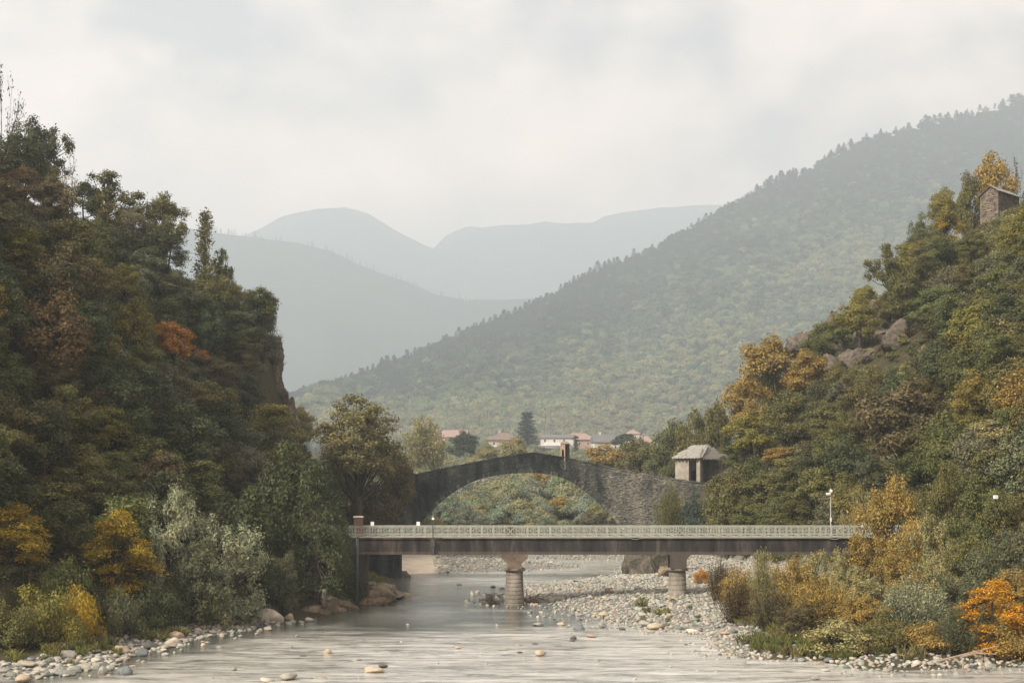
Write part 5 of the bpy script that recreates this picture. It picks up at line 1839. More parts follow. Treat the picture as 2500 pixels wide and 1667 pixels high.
def build_footbridge():
    root = empty('footbridge', (0, YB, 0))
    tag(root, 'grey concrete footbridge with pale patterned railings spanning the river', 'bridge')

    def off(mb):
        mb.v = [(x, y - YB, z) for x, y, z in mb.v]
        return mb
    zr0, zr1 = bzz(1311), bzz(1284)
    zg0, zg1 = bzz(1353.5), bzz(1312)
    WD = 2.3
    m = MB()
    xs = np.arange(bx(862), bx(2330), 1.5)
    m.box(bx(866), bx(2330), YB + 0.05, YB + 0.40, zg0, zg1 - 0.16)
    m.box(bx(866), bx(2330), YB + WD - 0.40, YB + WD - 0.05, zg0, zg1 - 0.16)
    off(m).build('girder', M['girder'], root, bevel=0.012)
    m = MB()
    m.box(bx(740), bx(2350), YB - 0.10, YB + WD + 0.10, zg1 - 0.157, zg1)
    off(m).build('deck_slab', M['girder'], root, bevel=0.015)
    m = MB()
    m.box(bx(740), bx(2340), YB - 0.06, YB + 0.16, zg1 + 0.003, zg1 + 0.05)
    m.box(bx(740), bx(2340), YB + WD - 0.16, YB + WD + 0.06, zg1 + 0.003, zg1 + 0.05)
    off(m).build('kerb', M['pier'], root)
    # cable sagging along the deck edge
    m = MB()
    pts = []
    for px in np.arange(1080, 2080, 8.0):
        sag = sum(0.16 * math.exp(-((px - q) / 9.0) ** 2) for q in (1551, 2036))
        pts.append((bx(px), YB - 0.14, zg1 - 0.02 - sag))
    m.tube(pts, [0.018] * len(pts), 4)
    off(m).build('cable', M['rail'], root)

    def pier(pxc, wtop_l, wtop_r, py_base, tip_py, kind):
        x = bx(pxc); y = YB + WD / 2
        p = MB()
        zc = bzz(1391); zb = bzz(py_base)
        r1, r0 = bx(CX + 20.5) * 1.0, bx(CX + (25.0 if kind == 'l' else 24.5))
        prof, n = [], 8
        courses = 9 if kind == 'l' else 6
        for k in range(courses):
            a, b = k / courses, (k + 1) / courses
            za, zb_ = zb - 0.25 + (zc - 0.14 - zb + 0.25) * a, zb - 0.25 + (zc - 0.14 - zb + 0.25) * b
            ra, rb = r0 + (r1 - r0) * a ** 0.8, r0 + (r1 - r0) * b ** 0.8
            prof += [(ra, za), (ra, za + 0.001), (rb, zb_ - 0.035), (rb - 0.035, zb_ - 0.022), (rb - 0.035, zb_ - 0.004)]
        p.lathe(prof, 28, (x, y, 0), True, 1.15)
        sh = off(p).build('pier', M['pier'], root, True)
        c = MB()
        rc = bx(CX + 27)
        c.lathe([(rc - 0.25, zc - 0.16), (rc - 0.06, zc - 0.12), (rc, zc - 0.02), (rc, zc + 0.07), (rc - 0.08, zc + 0.14), (rc - 0.45, zc + 0.22), (0.2, zc + 0.30)], 28, (x, y, 0), True, 1.15)
        off(c).build('collar', M['pier'], sh, True)
        # flared head between collar and girder
        h = MB()
        wl, wr = bx(CX + wtop_l), bx(CX + wtop_r)
        zt = zg0 + 0.02
        hw = bx(CX + (17.5 if kind == 'l' else 19.5))
        if kind == 'l':
            out = [(-hw, zc + 0.1), (-hw, bzz(1375)), (-wl, bzz(1361)), (-wl, zt), (wr, zt), (wr, bzz(1361)), (hw, bzz(1375)), (hw, zc + 0.1)]
        else:
            left = [(-hw, zc + 0.1), (-hw, bzz(1372))] + [(-hw - (wl - hw) * (1 - math.cos(a)), bzz(1372) + (zt - bzz(1372)) * math.sin(a)) for a in np.linspace(0.25, 1.57, 6)]
            right = [(hw + (wr - hw) * (1 - math.cos(a)), bzz(1372) + (zt - bzz(1372)) * math.sin(a)) for a in np.linspace(1.57, 0.25, 6)] + [(hw, bzz(1372)), (hw, zc + 0.1)]
            out = left + right
        for y0, y1 in ((YB - 0.02, YB + WD + 0.02),):
            n = len(out)
            vs = [(x + a, y0, b) for a, b in out] + [(x + a, y1, b) for a, b in out]
            h.add(vs, [tuple(range(n)), tuple(range(2 * n - 1, n - 1, -1))] + [(i, i + n, (i + 1) % n + n, (i + 1) % n) for i in range(n)])
        # the head's face over the girder
        q = bx(CX + (30 if kind == 'l' else 22))
        g = MB(); g.box(x - q, x + q, YB + 0.01, YB + 0.045, zt + 0.004, zg1 - 0.2)
        off(g).build('head_panel', M['girder'], sh)
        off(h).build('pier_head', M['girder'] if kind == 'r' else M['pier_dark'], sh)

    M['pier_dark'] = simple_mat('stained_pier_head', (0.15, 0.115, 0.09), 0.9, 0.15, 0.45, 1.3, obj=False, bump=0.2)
    pier(1256, 32, 33, 1476, 0, 'l')
    pier(1657, 25, 36, 1457, 0, 'r')
    # left abutment wall
    a = MB()
    a.box(bx(840), bx(894), YB + 1.1, YB + WD, 0.2, zg0 - 0.003)
    off(a).build('abutment', M['girder'], root)
    r2 = empty('retaining_wall', (at(940, 1400, 170)[0], 170, 0))
    w = MB()
    w.box(-2.6, 1.87, -1.5, 2.0, -0.5, 3.4)
    w.build('wall', M['oldwall'], r2, bevel=0.03)
    w = MB()
    w.box(-2.68, 1.95, -1.58, 2.08, 3.403, 3.62)
    w.build('coping', M['girder'], r2, bevel=0.03)
    tag(r2, 'dark retaining wall at the water edge behind the left end of the footbridge', 'wall')

    # railings
    PW = bx(CX + 28.0)
    Hh = zr1 - zr0
    t = 0.028

    def panel_mesh(special):
        p = MB()
        e = 0.022
        if special:
            for q in (0.10, 0.22, 0.40, 0.60, 0.78, 0.90):
                p.bar((PW * q, 0, Hh * 0.16), (PW * q, 0, Hh * 0.90), t * 0.8)
            p.bar((PW * 0.10, 0, Hh * 0.88), (PW * 0.5, 0, Hh * 0.50), t)
            p.bar((PW * 0.90, 0, Hh * 0.88), (PW * 0.5, 0, Hh * 0.505), t)
            p.bar((PW * 0.22, 0, Hh * 0.17), (PW * 0.5, 0, Hh * 0.495), t)
            p.bar((PW * 0.78, 0, Hh * 0.17), (PW * 0.5, 0, Hh * 0.49), t)
        else:
            o0, o1, i0, i1 = 0.09, 0.91, 0.24, 0.76
            a0, a1, b0, b1 = 0.27, 0.84, 0.41, 0.70
            for x0, x1, z0, z1 in ((o0, o1, a0, a1), (i0, i1, b0, b1)):
                p.bar((PW * x0, 0, Hh * z0), (PW * x1, 0, Hh * z0), t)
                p.bar((PW * x0, 0, Hh * z1), (PW * x1, 0, Hh * z1), t)
                p.bar((PW * x0, 0.004, Hh * z0), (PW * x0, 0.004, Hh * z1), t)
                p.bar((PW * x1, 0.004, Hh * z0), (PW * x1, 0.004, Hh * z1), t)
            p.bar((0, 0.008, Hh * 0.555), (PW, 0.008, Hh * 0.555), t * 0.9)
            p.bar((PW * 0.5, 0.012, Hh * a0), (PW * 0.5, 0.012, Hh * a1), t * 0.9)
            p.bar((PW * 0.03, 0, Hh * 0.08), (PW * 0.5, 0, Hh * 0.20), t * 0.9)
            p.bar((PW * 0.97, 0, Hh * 0.08), (PW * 0.5, 0, Hh * 0.197), t * 0.9)
        return p.mesh('railing_panel')
    pm, ps = panel_mesh(False), panel_mesh(True)
    for side, yy in ((0, 0.05), (1, WD - 0.05)):
        rl = empty('railing', (0, yy, zr0))
        rl.parent = root
        n = 55
        x0 = bx(756)
        r = MB()
        for zf, tt in ((0.985, 0.05), (0.90, 0.028), (0.235, 0.028), (0.03, 0.05)):
            r.box(x0, x0 + n * PW, -0.03, 0.03, Hh * zf - tt / 2, Hh * zf + tt / 2)
        ro = r.build('rails', M['rail'], rl)
        post = MB(); post.box(-0.024, 0.024, -0.04, 0.04, -0.1, Hh * 1.0)
        pme = post.mesh('railing_post')
        for k in range(n + 1):
            o = link('railing_post', pme, M['rail'], rl)
            o.location = (x0 + k * PW, 0.002, 0)
            if k < n:
                xc = x0 + (k + 0.5) * PW
                sp = min(abs(xc - bx(q)) for q in (1256, 1657, 2058)) < PW * 0.5
                o = link('railing_panel', ps if sp else pm, M['rail'], rl)
                o.location = (x0 + k * PW, 0, 0)


build_footbridge()


def build_bridge_furniture():
    yb = YB - 0.16
    zt = bzz(1284)
    # small white signs on the railing
    for px, pyc, lab in ((909, 1277.5, 'small white sign on the railing nearest the brick pillar'), (1021, 1277.5, 'small white sign on the railing above the left abutment, left of the gauge post'),
                         (2107, 1280, 'tilted white sign at the right end of the footbridge')):
        r = empty('sign', (bx(px), YB + 0.0, zt))
        m = MB(); m.obox((0, 0, (1283 - pyc) / SC + 0.02), (0.16, 0, 0.0), (0, 0.012, 0), (0.02 if px > 2000 else 0, 0, 0.19))
        m.build('sign_board', M['white'], r)
        m = MB(); m.bar((0, 0.02, -0.5), (0, 0.02, 0.2), 0.035)
        m.build('sign_post', M['steel_pale'], r)
        tag(r, lab, 'sign')
    # brown brick pillar with a pale cap
    r = empty('brick_pillar', (bx(874), YB + 0.45, bzz(1311)))
    hgt = bzz(1263.5) - bzz(1311)
    m = MB(); m.box(-0.40, 0.40, -0.38, 0.38, 0, hgt)
    m.build('pillar_shaft', M['brick'], r, bevel=0.02)
    m = MB(); m.box(-0.47, 0.47, -0.45, 0.45, hgt + 0.002, hgt + 0.10); m.box(-0.42, 0.42, -0.40, 0.40, hgt + 0.103, hgt + 0.15)
    m.build('pillar_cap', M['cap'], r, bevel=0.015)
    tag(r, 'brown brick pillar with a pale cap at the left end of the footbridge', 'pillar')
    # gauge post on the girder
    r = empty('gauge_post', (bx(1057), yb, bzz(1334)))
    z0 = bzz(1334)
    m = MB(); m.tube([(0, 0, 0.2), (0, 0, bzz(1266) - z0)], [0.045, 0.035], 8); m.build('pole', M['steel_green'], r)
    m = MB(); m.box(-0.20, 0.20, -0.17, 0.03, 0.02, bzz(1317) - z0); m.build('equipment_box', M['steel_green'], r, bevel=0.015)
    m = MB(); m.box(-0.12, 0.12, -0.10, 0.05, bzz(1331) - z0 - 0.9, 0.0); m.build('gauge_pipe', M['steel_green'], r)
    m = MB(); m.box(-0.09, 0.13, -0.08, 0.08, bzz(1268.5) - z0, bzz(1263.2) - z0); m.build('sensor_head', M['white'], r, bevel=0.02)
    m = MB(); m.tube([(0, 0, bzz(1263) - z0), (0, 0, bzz(1258) - z0), (0.08, 0, bzz(1258.4) - z0)], [0.02, 0.02, 0.03], 6); m.build('antenna', M['steel_pale'], r)
    tag(r, 'dark gauge post with equipment box and white sensor on the bridge side', 'gauge')
    # street lamp / camera mast behind the far railing
    r = empty('lamp_post', (bx(2043), YB + 2.55, bzz(1312)))
    z0 = bzz(1312)
    m = MB(); m.tube([(0, 0, -0.4), (0, 0, bzz(1192) - z0)], [0.06, 0.04], 8); m.build('pole', M['steel_pale'], r)
    m = MB(); m.box(-0.08, 0.14, -0.12, 0.12, bzz(1202) - z0, bzz(1195.5) - z0); m.build('lamp_head', M['white'], r, bevel=0.02)
    m = MB(); m.obox((-0.24, 0, bzz(1206.5) - z0), (0.20, 0, 0.02), (0, 0.16, 0.08), (-0.01, -0.02, 0.06)); m.build('solar_panel', M['steel_pale'], r)
    m = MB(); m.tube([(0, 0, bzz(1210) - z0), (-0.24, 0, bzz(1207.5) - z0)], [0.02, 0.02], 5); m.build('bracket', M['steel_pale'], r)
    m = MB(); m.box(-0.06, 0.06, -0.075, -0.045, bzz(1275) - z0, bzz(1265) - z0); m.build('notice_plate', M['white'], r)
    tag(r, 'slim lamp post with white head and small panel on the footbridge', 'lamp post')
    # dark steel column standing in the river at the left bank
    x, y = bx(872) * 131.5 / YB, 131.5
    r = empty('steel_column', (x, y, -0.8))
    m = MB(); m.tube([(0, 0, 0), (0, 0, 7.2)], [0.14, 0.13], 10, True); m.build('shaft', M['steel_green'], r, True)
    m = MB(); m.tube([(0, 0, 7.2), (0, 0, 7.3)], [0.19, 0.19], 10, True); m.build('cap', M['steel_green'], r)
    tag(r, 'dark steel column rising from the water by the left bank', 'column')
    # concrete stump among the trees
    x, y, z = at(792, 1478, 124.3)
    r = empty('concrete_stump', (x, y, z - 0.2))
    m = MB(); m.lathe([(0.27, 0), (0.24, 1.2), (0.22, 1.55), (0.14, 1.66)], 12); m.build('shaft', M['pier'], r, True)
    m = MB(); m.box(-0.05, 0.05, -0.26, -0.2, 1.2, 1.3); m.build('plate', M['steel_green'], r)
    tag(r, 'pale concrete stump in the shade of the left bank trees', 'post')
    # white box on a post far right
    x, y, z = at(2431, 1213, 117.5)
    r = empty('white_box', (x, y, gz(x, y)))
    dz = z - gz(x, y)
    m = MB(); m.obox((0, 0, dz), (0.17, 0.05, 0), (-0.03, 0.10, 0), (0, 0, 0.15)); m.build('box', M['white'], r, bevel=0.02)
    m = MB(); m.tube([(0, 0.14, -0.3), (0, 0.14, dz)], [0.025, 0.02], 6); m.build('post', M['drift'], r)
    tag(r, 'white box on a post among the trees at far right', 'box')


build_bridge_furniture()


def driftwood(name, px, py, wpx, hpx, label, seed, n):
    rng = np.random.RandomState(seed)
    x, y = G(px, py)
    sc = y / F
    wx, hz_ = wpx * sc / 2, hpx * sc
    m = MB()
    for k in range(n):
        a = rng.rand() * 6.28
        c = np.array([x + rng.normal() * wx * 0.45, y + rng.normal() * 0.5, rng.rand() ** 1.6 * hz_ * 0.75 - 0.05])
        d = np.array([math.cos(a), math.sin(a) * 0.6, rng.normal() * 0.45])
        L = rng.uniform(0.25, 1.0)
        e = c + d * L
        e[2] = max(e[2], -0.1)
        mid = (c + e) / 2 + rng.normal(size=3) * 0.10
        r0 = rng.uniform(0.012, 0.04)
        m.tube([c, mid, e], [r0, r0 * 0.8, r0 * 0.4], 5)
        for j in range(2):
            f = mid + rng.normal(size=3) * 0.28
            f[2] = max(f[2], -0.05)
            m.tube([mid, f], [r0 * 0.6, 0.006], 3)
    return tag(m.build(name, M['drift']), label, 'driftwood')


driftwood('driftwood_pile', 1203, 1472, 58, 32, 'tangle of dark driftwood left of the left pier foot', 3, 110)
driftwood('driftwood_pile', 1298, 1474, 40, 34, 'tangle of dark driftwood right of the left pier foot', 4, 80)
m_ = MB()
for a, b, c in (((26.6, 89.0, 0.5), (28.3, 88.2, 1.1), (30.2, 88.5, 1.5)), ((27.6, 88.6, 0.7), (27.9, 87.9, 0.4), (27.6, 87.3, 0.1)), ((28.6, 88.3, 1.15), (29.0, 87.8, 0.6), (29.2, 87.4, 0.2)), ((28.0, 88.3, 0.9), (28.6, 87.6, 1.2), (29.6, 87.0, 1.2))):
    m_.tube([a, b, c], [0.08, 0.06, 0.03], 6)
tag(m_.build('driftwood_branch', simple_mat('bleached_wood', (0.26, 0.20, 0.15), 0.9, 0.1, 0.3)), 'bleached driftwood branch on the shore in the lower right corner', 'driftwood')

# ------------------------------------------------------------------ old stone bridge
YO_ = 238.0
TOPL = [(860, 1200), (900, 1191), (940, 1180), (985, 1167), (1034, 1155), (1108, 1139), (1209, 1120), (1250, 1113.5), (1275, 1109.5), (1298, 1107), (1323, 1109), (1375, 1117), (1450, 1132), (1502, 1145), (1604, 1164), (1652, 1171), (1747, 1184), (1800, 1190)]
INTR = [(990, 1340), (1004, 1311), (1025, 1277), (1050, 1249), (1080, 1221), (1107, 1201), (1137, 1183), (1165, 1171), (1194, 1163), (1230, 1157), (1266, 1154), (1309, 1154), (1340, 1157), (1367, 1164), (1390, 1173), (1410, 1185), (1450, 1216), (1485, 1249), (1512, 1283), (1530, 1311), (1546, 1340)]


def ox(px):
    return (px - CX) / F * YO_


def oz(py):
    return H - (py - HY) / F * YO_


def build_stone_bridge():
    root = empty('stone_bridge', (0, YO_, 0))
    tag(root, 'old humpbacked stone arch bridge spanning the valley behind the footbridge', 'bridge')
    TH = 2.5
    tx = np.array([ox(p[0]) for p in TOPL]); tz = np.array([oz(p[1]) for p in TOPL])
    ix = np.array([ox(p[0]) for p in INTR]); iz = np.array([oz(p[1]) for p in INTR])
    # smooth the intrados
    fine = np.linspace(ix[0], ix[-1], 160)
    izf = np.interp(fine, ix, iz)
    for _ in range(6):
        izf[1:-1] = (izf[:-2] + 2 * izf[1:-1] + izf[2:]) / 4
    xs = np.concatenate([np.arange(tx[0], ix[0] - 0.05, 0.4), fine, np.arange(ix[-1] + 0.3, tx[-1], 0.4)])
    top = np.interp(xs, tx, tz) + fbm(xs / 1.1, xs * 0, 71) * 0.22
    inside = (xs >= ix[0]) & (xs <= ix[-1])
    bot = np.where(inside, np.interp(xs, fine, izf), -1.5)
    nr = 16
    V, Fc = [], []
    for j in range(nr + 1):
        t = j / nr
        z = bot + (top - bot) * t
        y = fbm(xs / 0.9, z / 0.45, 81) * 0.16 + fbm(xs / 5, z / 4, 83) * 0.25
        V.append(np.stack([xs, y, z], 1))
    nx = len(xs)
    back = [np.stack([xs, np.full(nx, TH), bot], 1), np.stack([xs, np.full(nx, TH), top], 1)]
    V = np.concatenate(V + back)
    i = np.arange((nr + 3) * nx).reshape(nr + 3, nx)
    def q(a, b):
        return np.stack([i[a, :-1], i[a, 1:], i[b, 1:], i[b, :-1]], -1)
    Fq = np.concatenate([q(j, j + 1) for j in range(nr)] + [q(nr, nr + 2), q(nr + 2, nr + 1), q(nr + 1, 0)])
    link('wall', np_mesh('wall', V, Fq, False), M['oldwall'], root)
    rng = np.random.RandomState(9)
    # rubble facing: thousands of thin stones standing proud of the wall
    m = MB()
    for k in range(5200):
        x = rng.uniform(tx[0], tx[-1])
        t_z = np.interp(x, tx, tz)
        b_z = np.interp(x, fine, izf) + 0.9 if ix[0] < x < ix[-1] else 2.5
        if b_z > t_z - 0.3:
            continue
        z = rng.uniform(b_z, t_z - 0.25)
        if x < 9 and rng.rand() < 0.45 and x > -11:
            continue
        yy = float(fbm(np.array([x / 5]), np.array([z / 4]), 83)[0]) * 0.25
        m.obox((x, yy - 0.02, z), (rng.uniform(0.06, 0.20), 0, rng.normal() * 0.02), (0, rng.uniform(0.05, 0.11), 0), (0, 0, rng.uniform(0.03, 0.075)))
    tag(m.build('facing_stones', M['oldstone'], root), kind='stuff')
    # arch ring, stone by stone
    m = MB()
    L = np.concatenate([[0], np.cumsum(np.hypot(np.diff(fine), np.diff(izf)))])
    s = 0.0
    while s < L[-1]:
        w = rng.uniform(0.16, 0.30)
        x = np.interp(s, L, fine); z = np.interp(s, L, izf)
        x2 = np.interp(min(s + 0.5, L[-1]), L, fine); z2 = np.interp(min(s + 0.5, L[-1]), L, izf)
        tx_, tz_ = x2 - x, z2 - z
        l = math.hypot(tx_, tz_) + 1e-6
        tx_, tz_ = tx_ / l, tz_ / l
        nx_, nz_ = -tz_, tx_
        dep = rng.uniform(0.5, 0.75)
        m.obox((x + nx_ * (dep / 2 - 0.03), -0.02 + rng.normal() * 0.03, z + nz_ * (dep / 2 - 0.03)), (tx_ * w * 0.46, 0, tz_ * w * 0.46), (0, 0.17, 0), (nx_ * dep / 2, 0, nz_ * dep / 2))
        s += w
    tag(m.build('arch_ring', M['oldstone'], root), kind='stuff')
    # coping stones along the parapet: each its own piece
    cm = []
    for k in range(6):
        b = MB(); b.obox((0, 0, 0), (0.5, 0, 0), (0, 0.34, 0), (0, 0, 0.5))
        b.v = [(x + rng.normal() * 0.05, y + rng.normal() * 0.03, z + rng.normal() * 0.07) for x, y, z in b.v]
        cm.append(b.mesh('coping_stone'))
    x = ox(950)
    while x < tx[-1] - 1:
        w = rng.uniform(0.55, 1.0)
        z = np.interp(x + w / 2, tx, tz); z2 = np.interp(x + w, tx, tz); z1 = np.interp(x, tx, tz)
        o = link('coping_stone', cm[rng.randint(6)], M['oldwall'], root)
        o.location = (x + w / 2, 0.22, z + 0.06)
        o.scale = (w * 0.97, 1, rng.uniform(0.16, 0.34))
        o.rotation_euler = (0, -math.atan2(z2 - z1, w) + rng.normal() * 0.03, 0)
        x += w
    # grass and weeds on the parapet
    P = []
    for k in range(1500):
        a = rng.uniform(ox(960), tx[-1] - 2)
        if vnoise(np.array([a * 0.7]), np.array([3.0]), 5)[0] < 0.5:
            continue
        P.append((a, rng.uniform(0.0, 0.5), np.interp(a, tx, tz) + rng.uniform(0.05, 0.30)))
    P = np.array(P)
    me = leaf_mesh('weeds', P, rng.normal(size=P.shape), 0.24, 0.25, rng, np.tile([0, 0, 1.0], (len(P), 1)) + rng.normal(size=P.shape) * 0.4)
    o = link('weeds', me, M['leaf'], root)
    o.color = (0.06, 0.065, 0.03, 1)
    tag(o, kind='stuff')


build_stone_bridge()


def build_shrine():
    x, z = ox(1380), oz(1121)
    r = empty('shrine', (x, YO_ + 0.55, z - 0.3), math.radians(44))
    s, h = 1.06, oz(1083) - oz(1121) + 0.3
    m = MB()
    # three closed sides and a niche front facing the left
    w = s / 2
    m.box(-w, w, -w, -w + 0.12, 0, h)
    m.box(-w, w, w - 0.12, w, 0, h)
    m.box(w - 0.12, w, -w + 0.121, w - 0.121, 0, h)
    m.build('wall', M['oldwall'], r, bevel=0.01)
    f = MB()
    f.box(-w - 0.02, -w + 0.10, -w + 0.003, -w + 0.26, 0, h - 0.003)
    f.box(-w - 0.02, -w + 0.10, w - 0.26, w - 0.003, 0, h - 0.003)
    f.box(-w - 0.02, -w + 0.10, -w + 0.262, w - 0.262, 0, 0.75)
    f.box(-w - 0.02, -w + 0.10, -w + 0.262, w - 0.262, 2.05, h - 0.003)
    for sg in (-1, 1):
        f.obox((-w + 0.04, sg * 0.20, 1.98), (0.055, 0, 0), (0, 0.10, -0.09 * sg * sg * (1 if sg > 0 else 1)), (0, 0.03, 0.05))
    f.build('front', M['shrine_pink'], r)
    n = MB(); n.box(-w + 0.45, -w + 0.50, -w + 0.13, w - 0.13, 0.6, 2.1); n.build('niche', M['dark'], r)
    g = MB()
    e = w + 0.14
    a = 0.42
    g.add([(-e, -e, h), (-e, e, h), (-e, 0, h + a), (e, -e, h), (e, e, h), (e, 0, h + a)], [(0, 2, 1), (3, 4, 5), (0, 3, 5, 2), (1, 2, 5, 4), (0, 1, 4, 3)])
    g.build('roof', M['slate'], r)
    b = MB(); b.box(-0.5, 0.45, -0.5, 0.45, -1.4, -0.003); b.build('pedestal', M['pier'], r, bevel=0.02)
    tag(r, 'small roofed wayside shrine with a niche on the crown of the stone bridge', 'shrine')


build_shrine()


def build_chapel():
    cx_, cy_, cz_ = at(1709, 1178, 241)
    ang = math.atan2(0.68, -0.73)                 # direction of the left face, going left and back
    A = np.array([math.cos(ang), math.sin(ang)]); B = np.array([math.sin(ang), -math.cos(ang)])
    r = empty('chapel', (cx_, cy_, cz_))
    La, Lb, h = 5.2, 7.6, 4.25

    def P(a, b, z):
        return (A[0] * a + B[0] * b, A[1] * a + B[1] * b, z)

    def blk(m, a0, a1, b0, b1, z0, z1):
        c = P((a0 + a1) / 2, (b0 + b1) / 2, (z0 + z1) / 2)
        m.obox(c, (A[0] * (a1 - a0) / 2, A[1] * (a1 - a0) / 2, 0), (B[0] * (b1 - b0) / 2, B[1] * (b1 - b0) / 2, 0), (0, 0, (z1 - z0) / 2))
    m = MB()
    blk(m, 2.35, La, 0, 0.35, 0, h)               # left face, walled half
    blk(m, La - 0.35, La, 0.352, Lb, 0, h)
    blk(m, 0, La - 0.352, Lb - 0.35, Lb, 0, h)
    m.build('wall', M['plaster'], r)
    m = MB()
    blk(m, 2.9, 3.2, 0.353, Lb - 0.353, 0, h - 0.45)   # wall inside the porch
    m.build('inner_wall', M['plaster_in'], r)
    m = MB(); blk(m, 2.84, 2.897, 1.5, 2.75, 0.02, 2.0); m.build('door', M['dark'], r)
    m = MB(); blk(m, 2.84, 2.897, 3.5, 4.4, 0.75, 2.0); m.build('window', M['dark'], r)
    m = MB(); blk(m, 0, 0.75, 0, 0.75, 0, h); m.build('pillar', M['plaster'], r, bevel=0.02)
    m = MB(); blk(m, 0, 0.75, Lb - 1.2, Lb - 0.353, 0, h); m.build('pillar', M['plaster'], r, bevel=0.02)
    m = MB()
    blk(m, 0.05, 0.5, 0.752, Lb - 1.202, h - 0.42, h)
    blk(m, 0.752, 2.348, 0.03, 0.4, h - 0.45, h)
    m.build('lintel', M['plaster_in'], r)
    m = MB(); blk(m, 2.9, 4.75, -0.03, -0.003, 0.15, 3.75); m.build('wall_panel', M['plaster'], r)
    m = MB(); blk(m, -0.2, La + 0.2, -0.2, Lb + 0.2, -2.2, -0.003); m.build('plinth', M['oldwall'], r)
    # roof
    e, rh = 0.38, 2.15
    c0, c1, c2, c3 = P(-e, -e, h), P(La + e, -e, h), P(La + e, Lb + e, h), P(-e, Lb + e, h)
    g0, g1 = P(La / 2 - 1.35, Lb / 2, h + rh), P(La / 2 + 1.35, Lb / 2, h + rh)
    m = MB()
    m.add([c0, c1, c2, c3, g0, g1], [(0, 1, 5, 4), (1, 2, 5), (2, 3, 4, 5), (3, 0, 4), (3, 2, 1, 0)])
    m.add([(p[0], p[1], p[2] - 0.14) for p in (c0, c1, c2, c3)] + [(p[0], p[1], p[2] - 0.002) for p in (c0, c1, c2, c3)], [(0, 1, 5, 4), (1, 2, 6, 5), (2, 3, 7, 6), (3, 0, 4, 7), (3, 2, 1, 0)])
    roof = m.build('roof', M['slate'], r)
    sl = MB()
    sl.obox((0, 0, 0), (0.40, 0.40, 0), (-0.40, 0.40, 0), (0, 0, 0.035))
    sme = sl.mesh('slate')
    rng = np.random.RandomState(14)
    for tri in ((c3, c0, g0, None), (c0, c1, g1, g0)):
        a, b, c = np.array(tri[0]), np.array(tri[1]), np.array(tri[2])
        u = (b - a) / np.linalg.norm(b - a)
        nrm = np.cross(b - a, c - a); nrm /= np.linalg.norm(nrm)
        if nrm[2] < 0:
            nrm = -nrm
        v = np.cross(nrm, u)
        if v[2] < 0:
            v = -v
        Lr = np.linalg.norm(b - a)
        vtop = (np.array(tri[2]) - a) @ v
        gu = [(np.array(q) - a) @ u for q in (tri[2], tri[3]) if q is not None]
        lo_u, hi_u = min(gu), max(gu)
        row = 0
        t = 0.18
        while t < vtop - 0.15:
            f = t / vtop
            u0, u1 = lo_u * f, Lr + (hi_u - Lr) * f
            s = u0 + (0.36 if row % 2 else 0.0) + 0.2
            while s < u1 - 0.1:
                p = a + u * s + v * t + nrm * (0.05 + rng.rand() * 0.02)
                rm = Matrix((u, v, nrm)).transposed().to_4x4()
                tilt = Matrix.Rotation(-0.045, 4, 'X')
                o = link('slate', sme, M['slate'], roof)
                o.matrix_local = Matrix.Translation(p) @ rm @ tilt @ Matrix.Scale(rng.uniform(0.86, 0.98), 4)
                s += 0.74
            t += 0.37
            row += 1
    tag(r, 'small open porch chapel with slate roof at the right end of the stone bridge', 'chapel')


build_chapel()


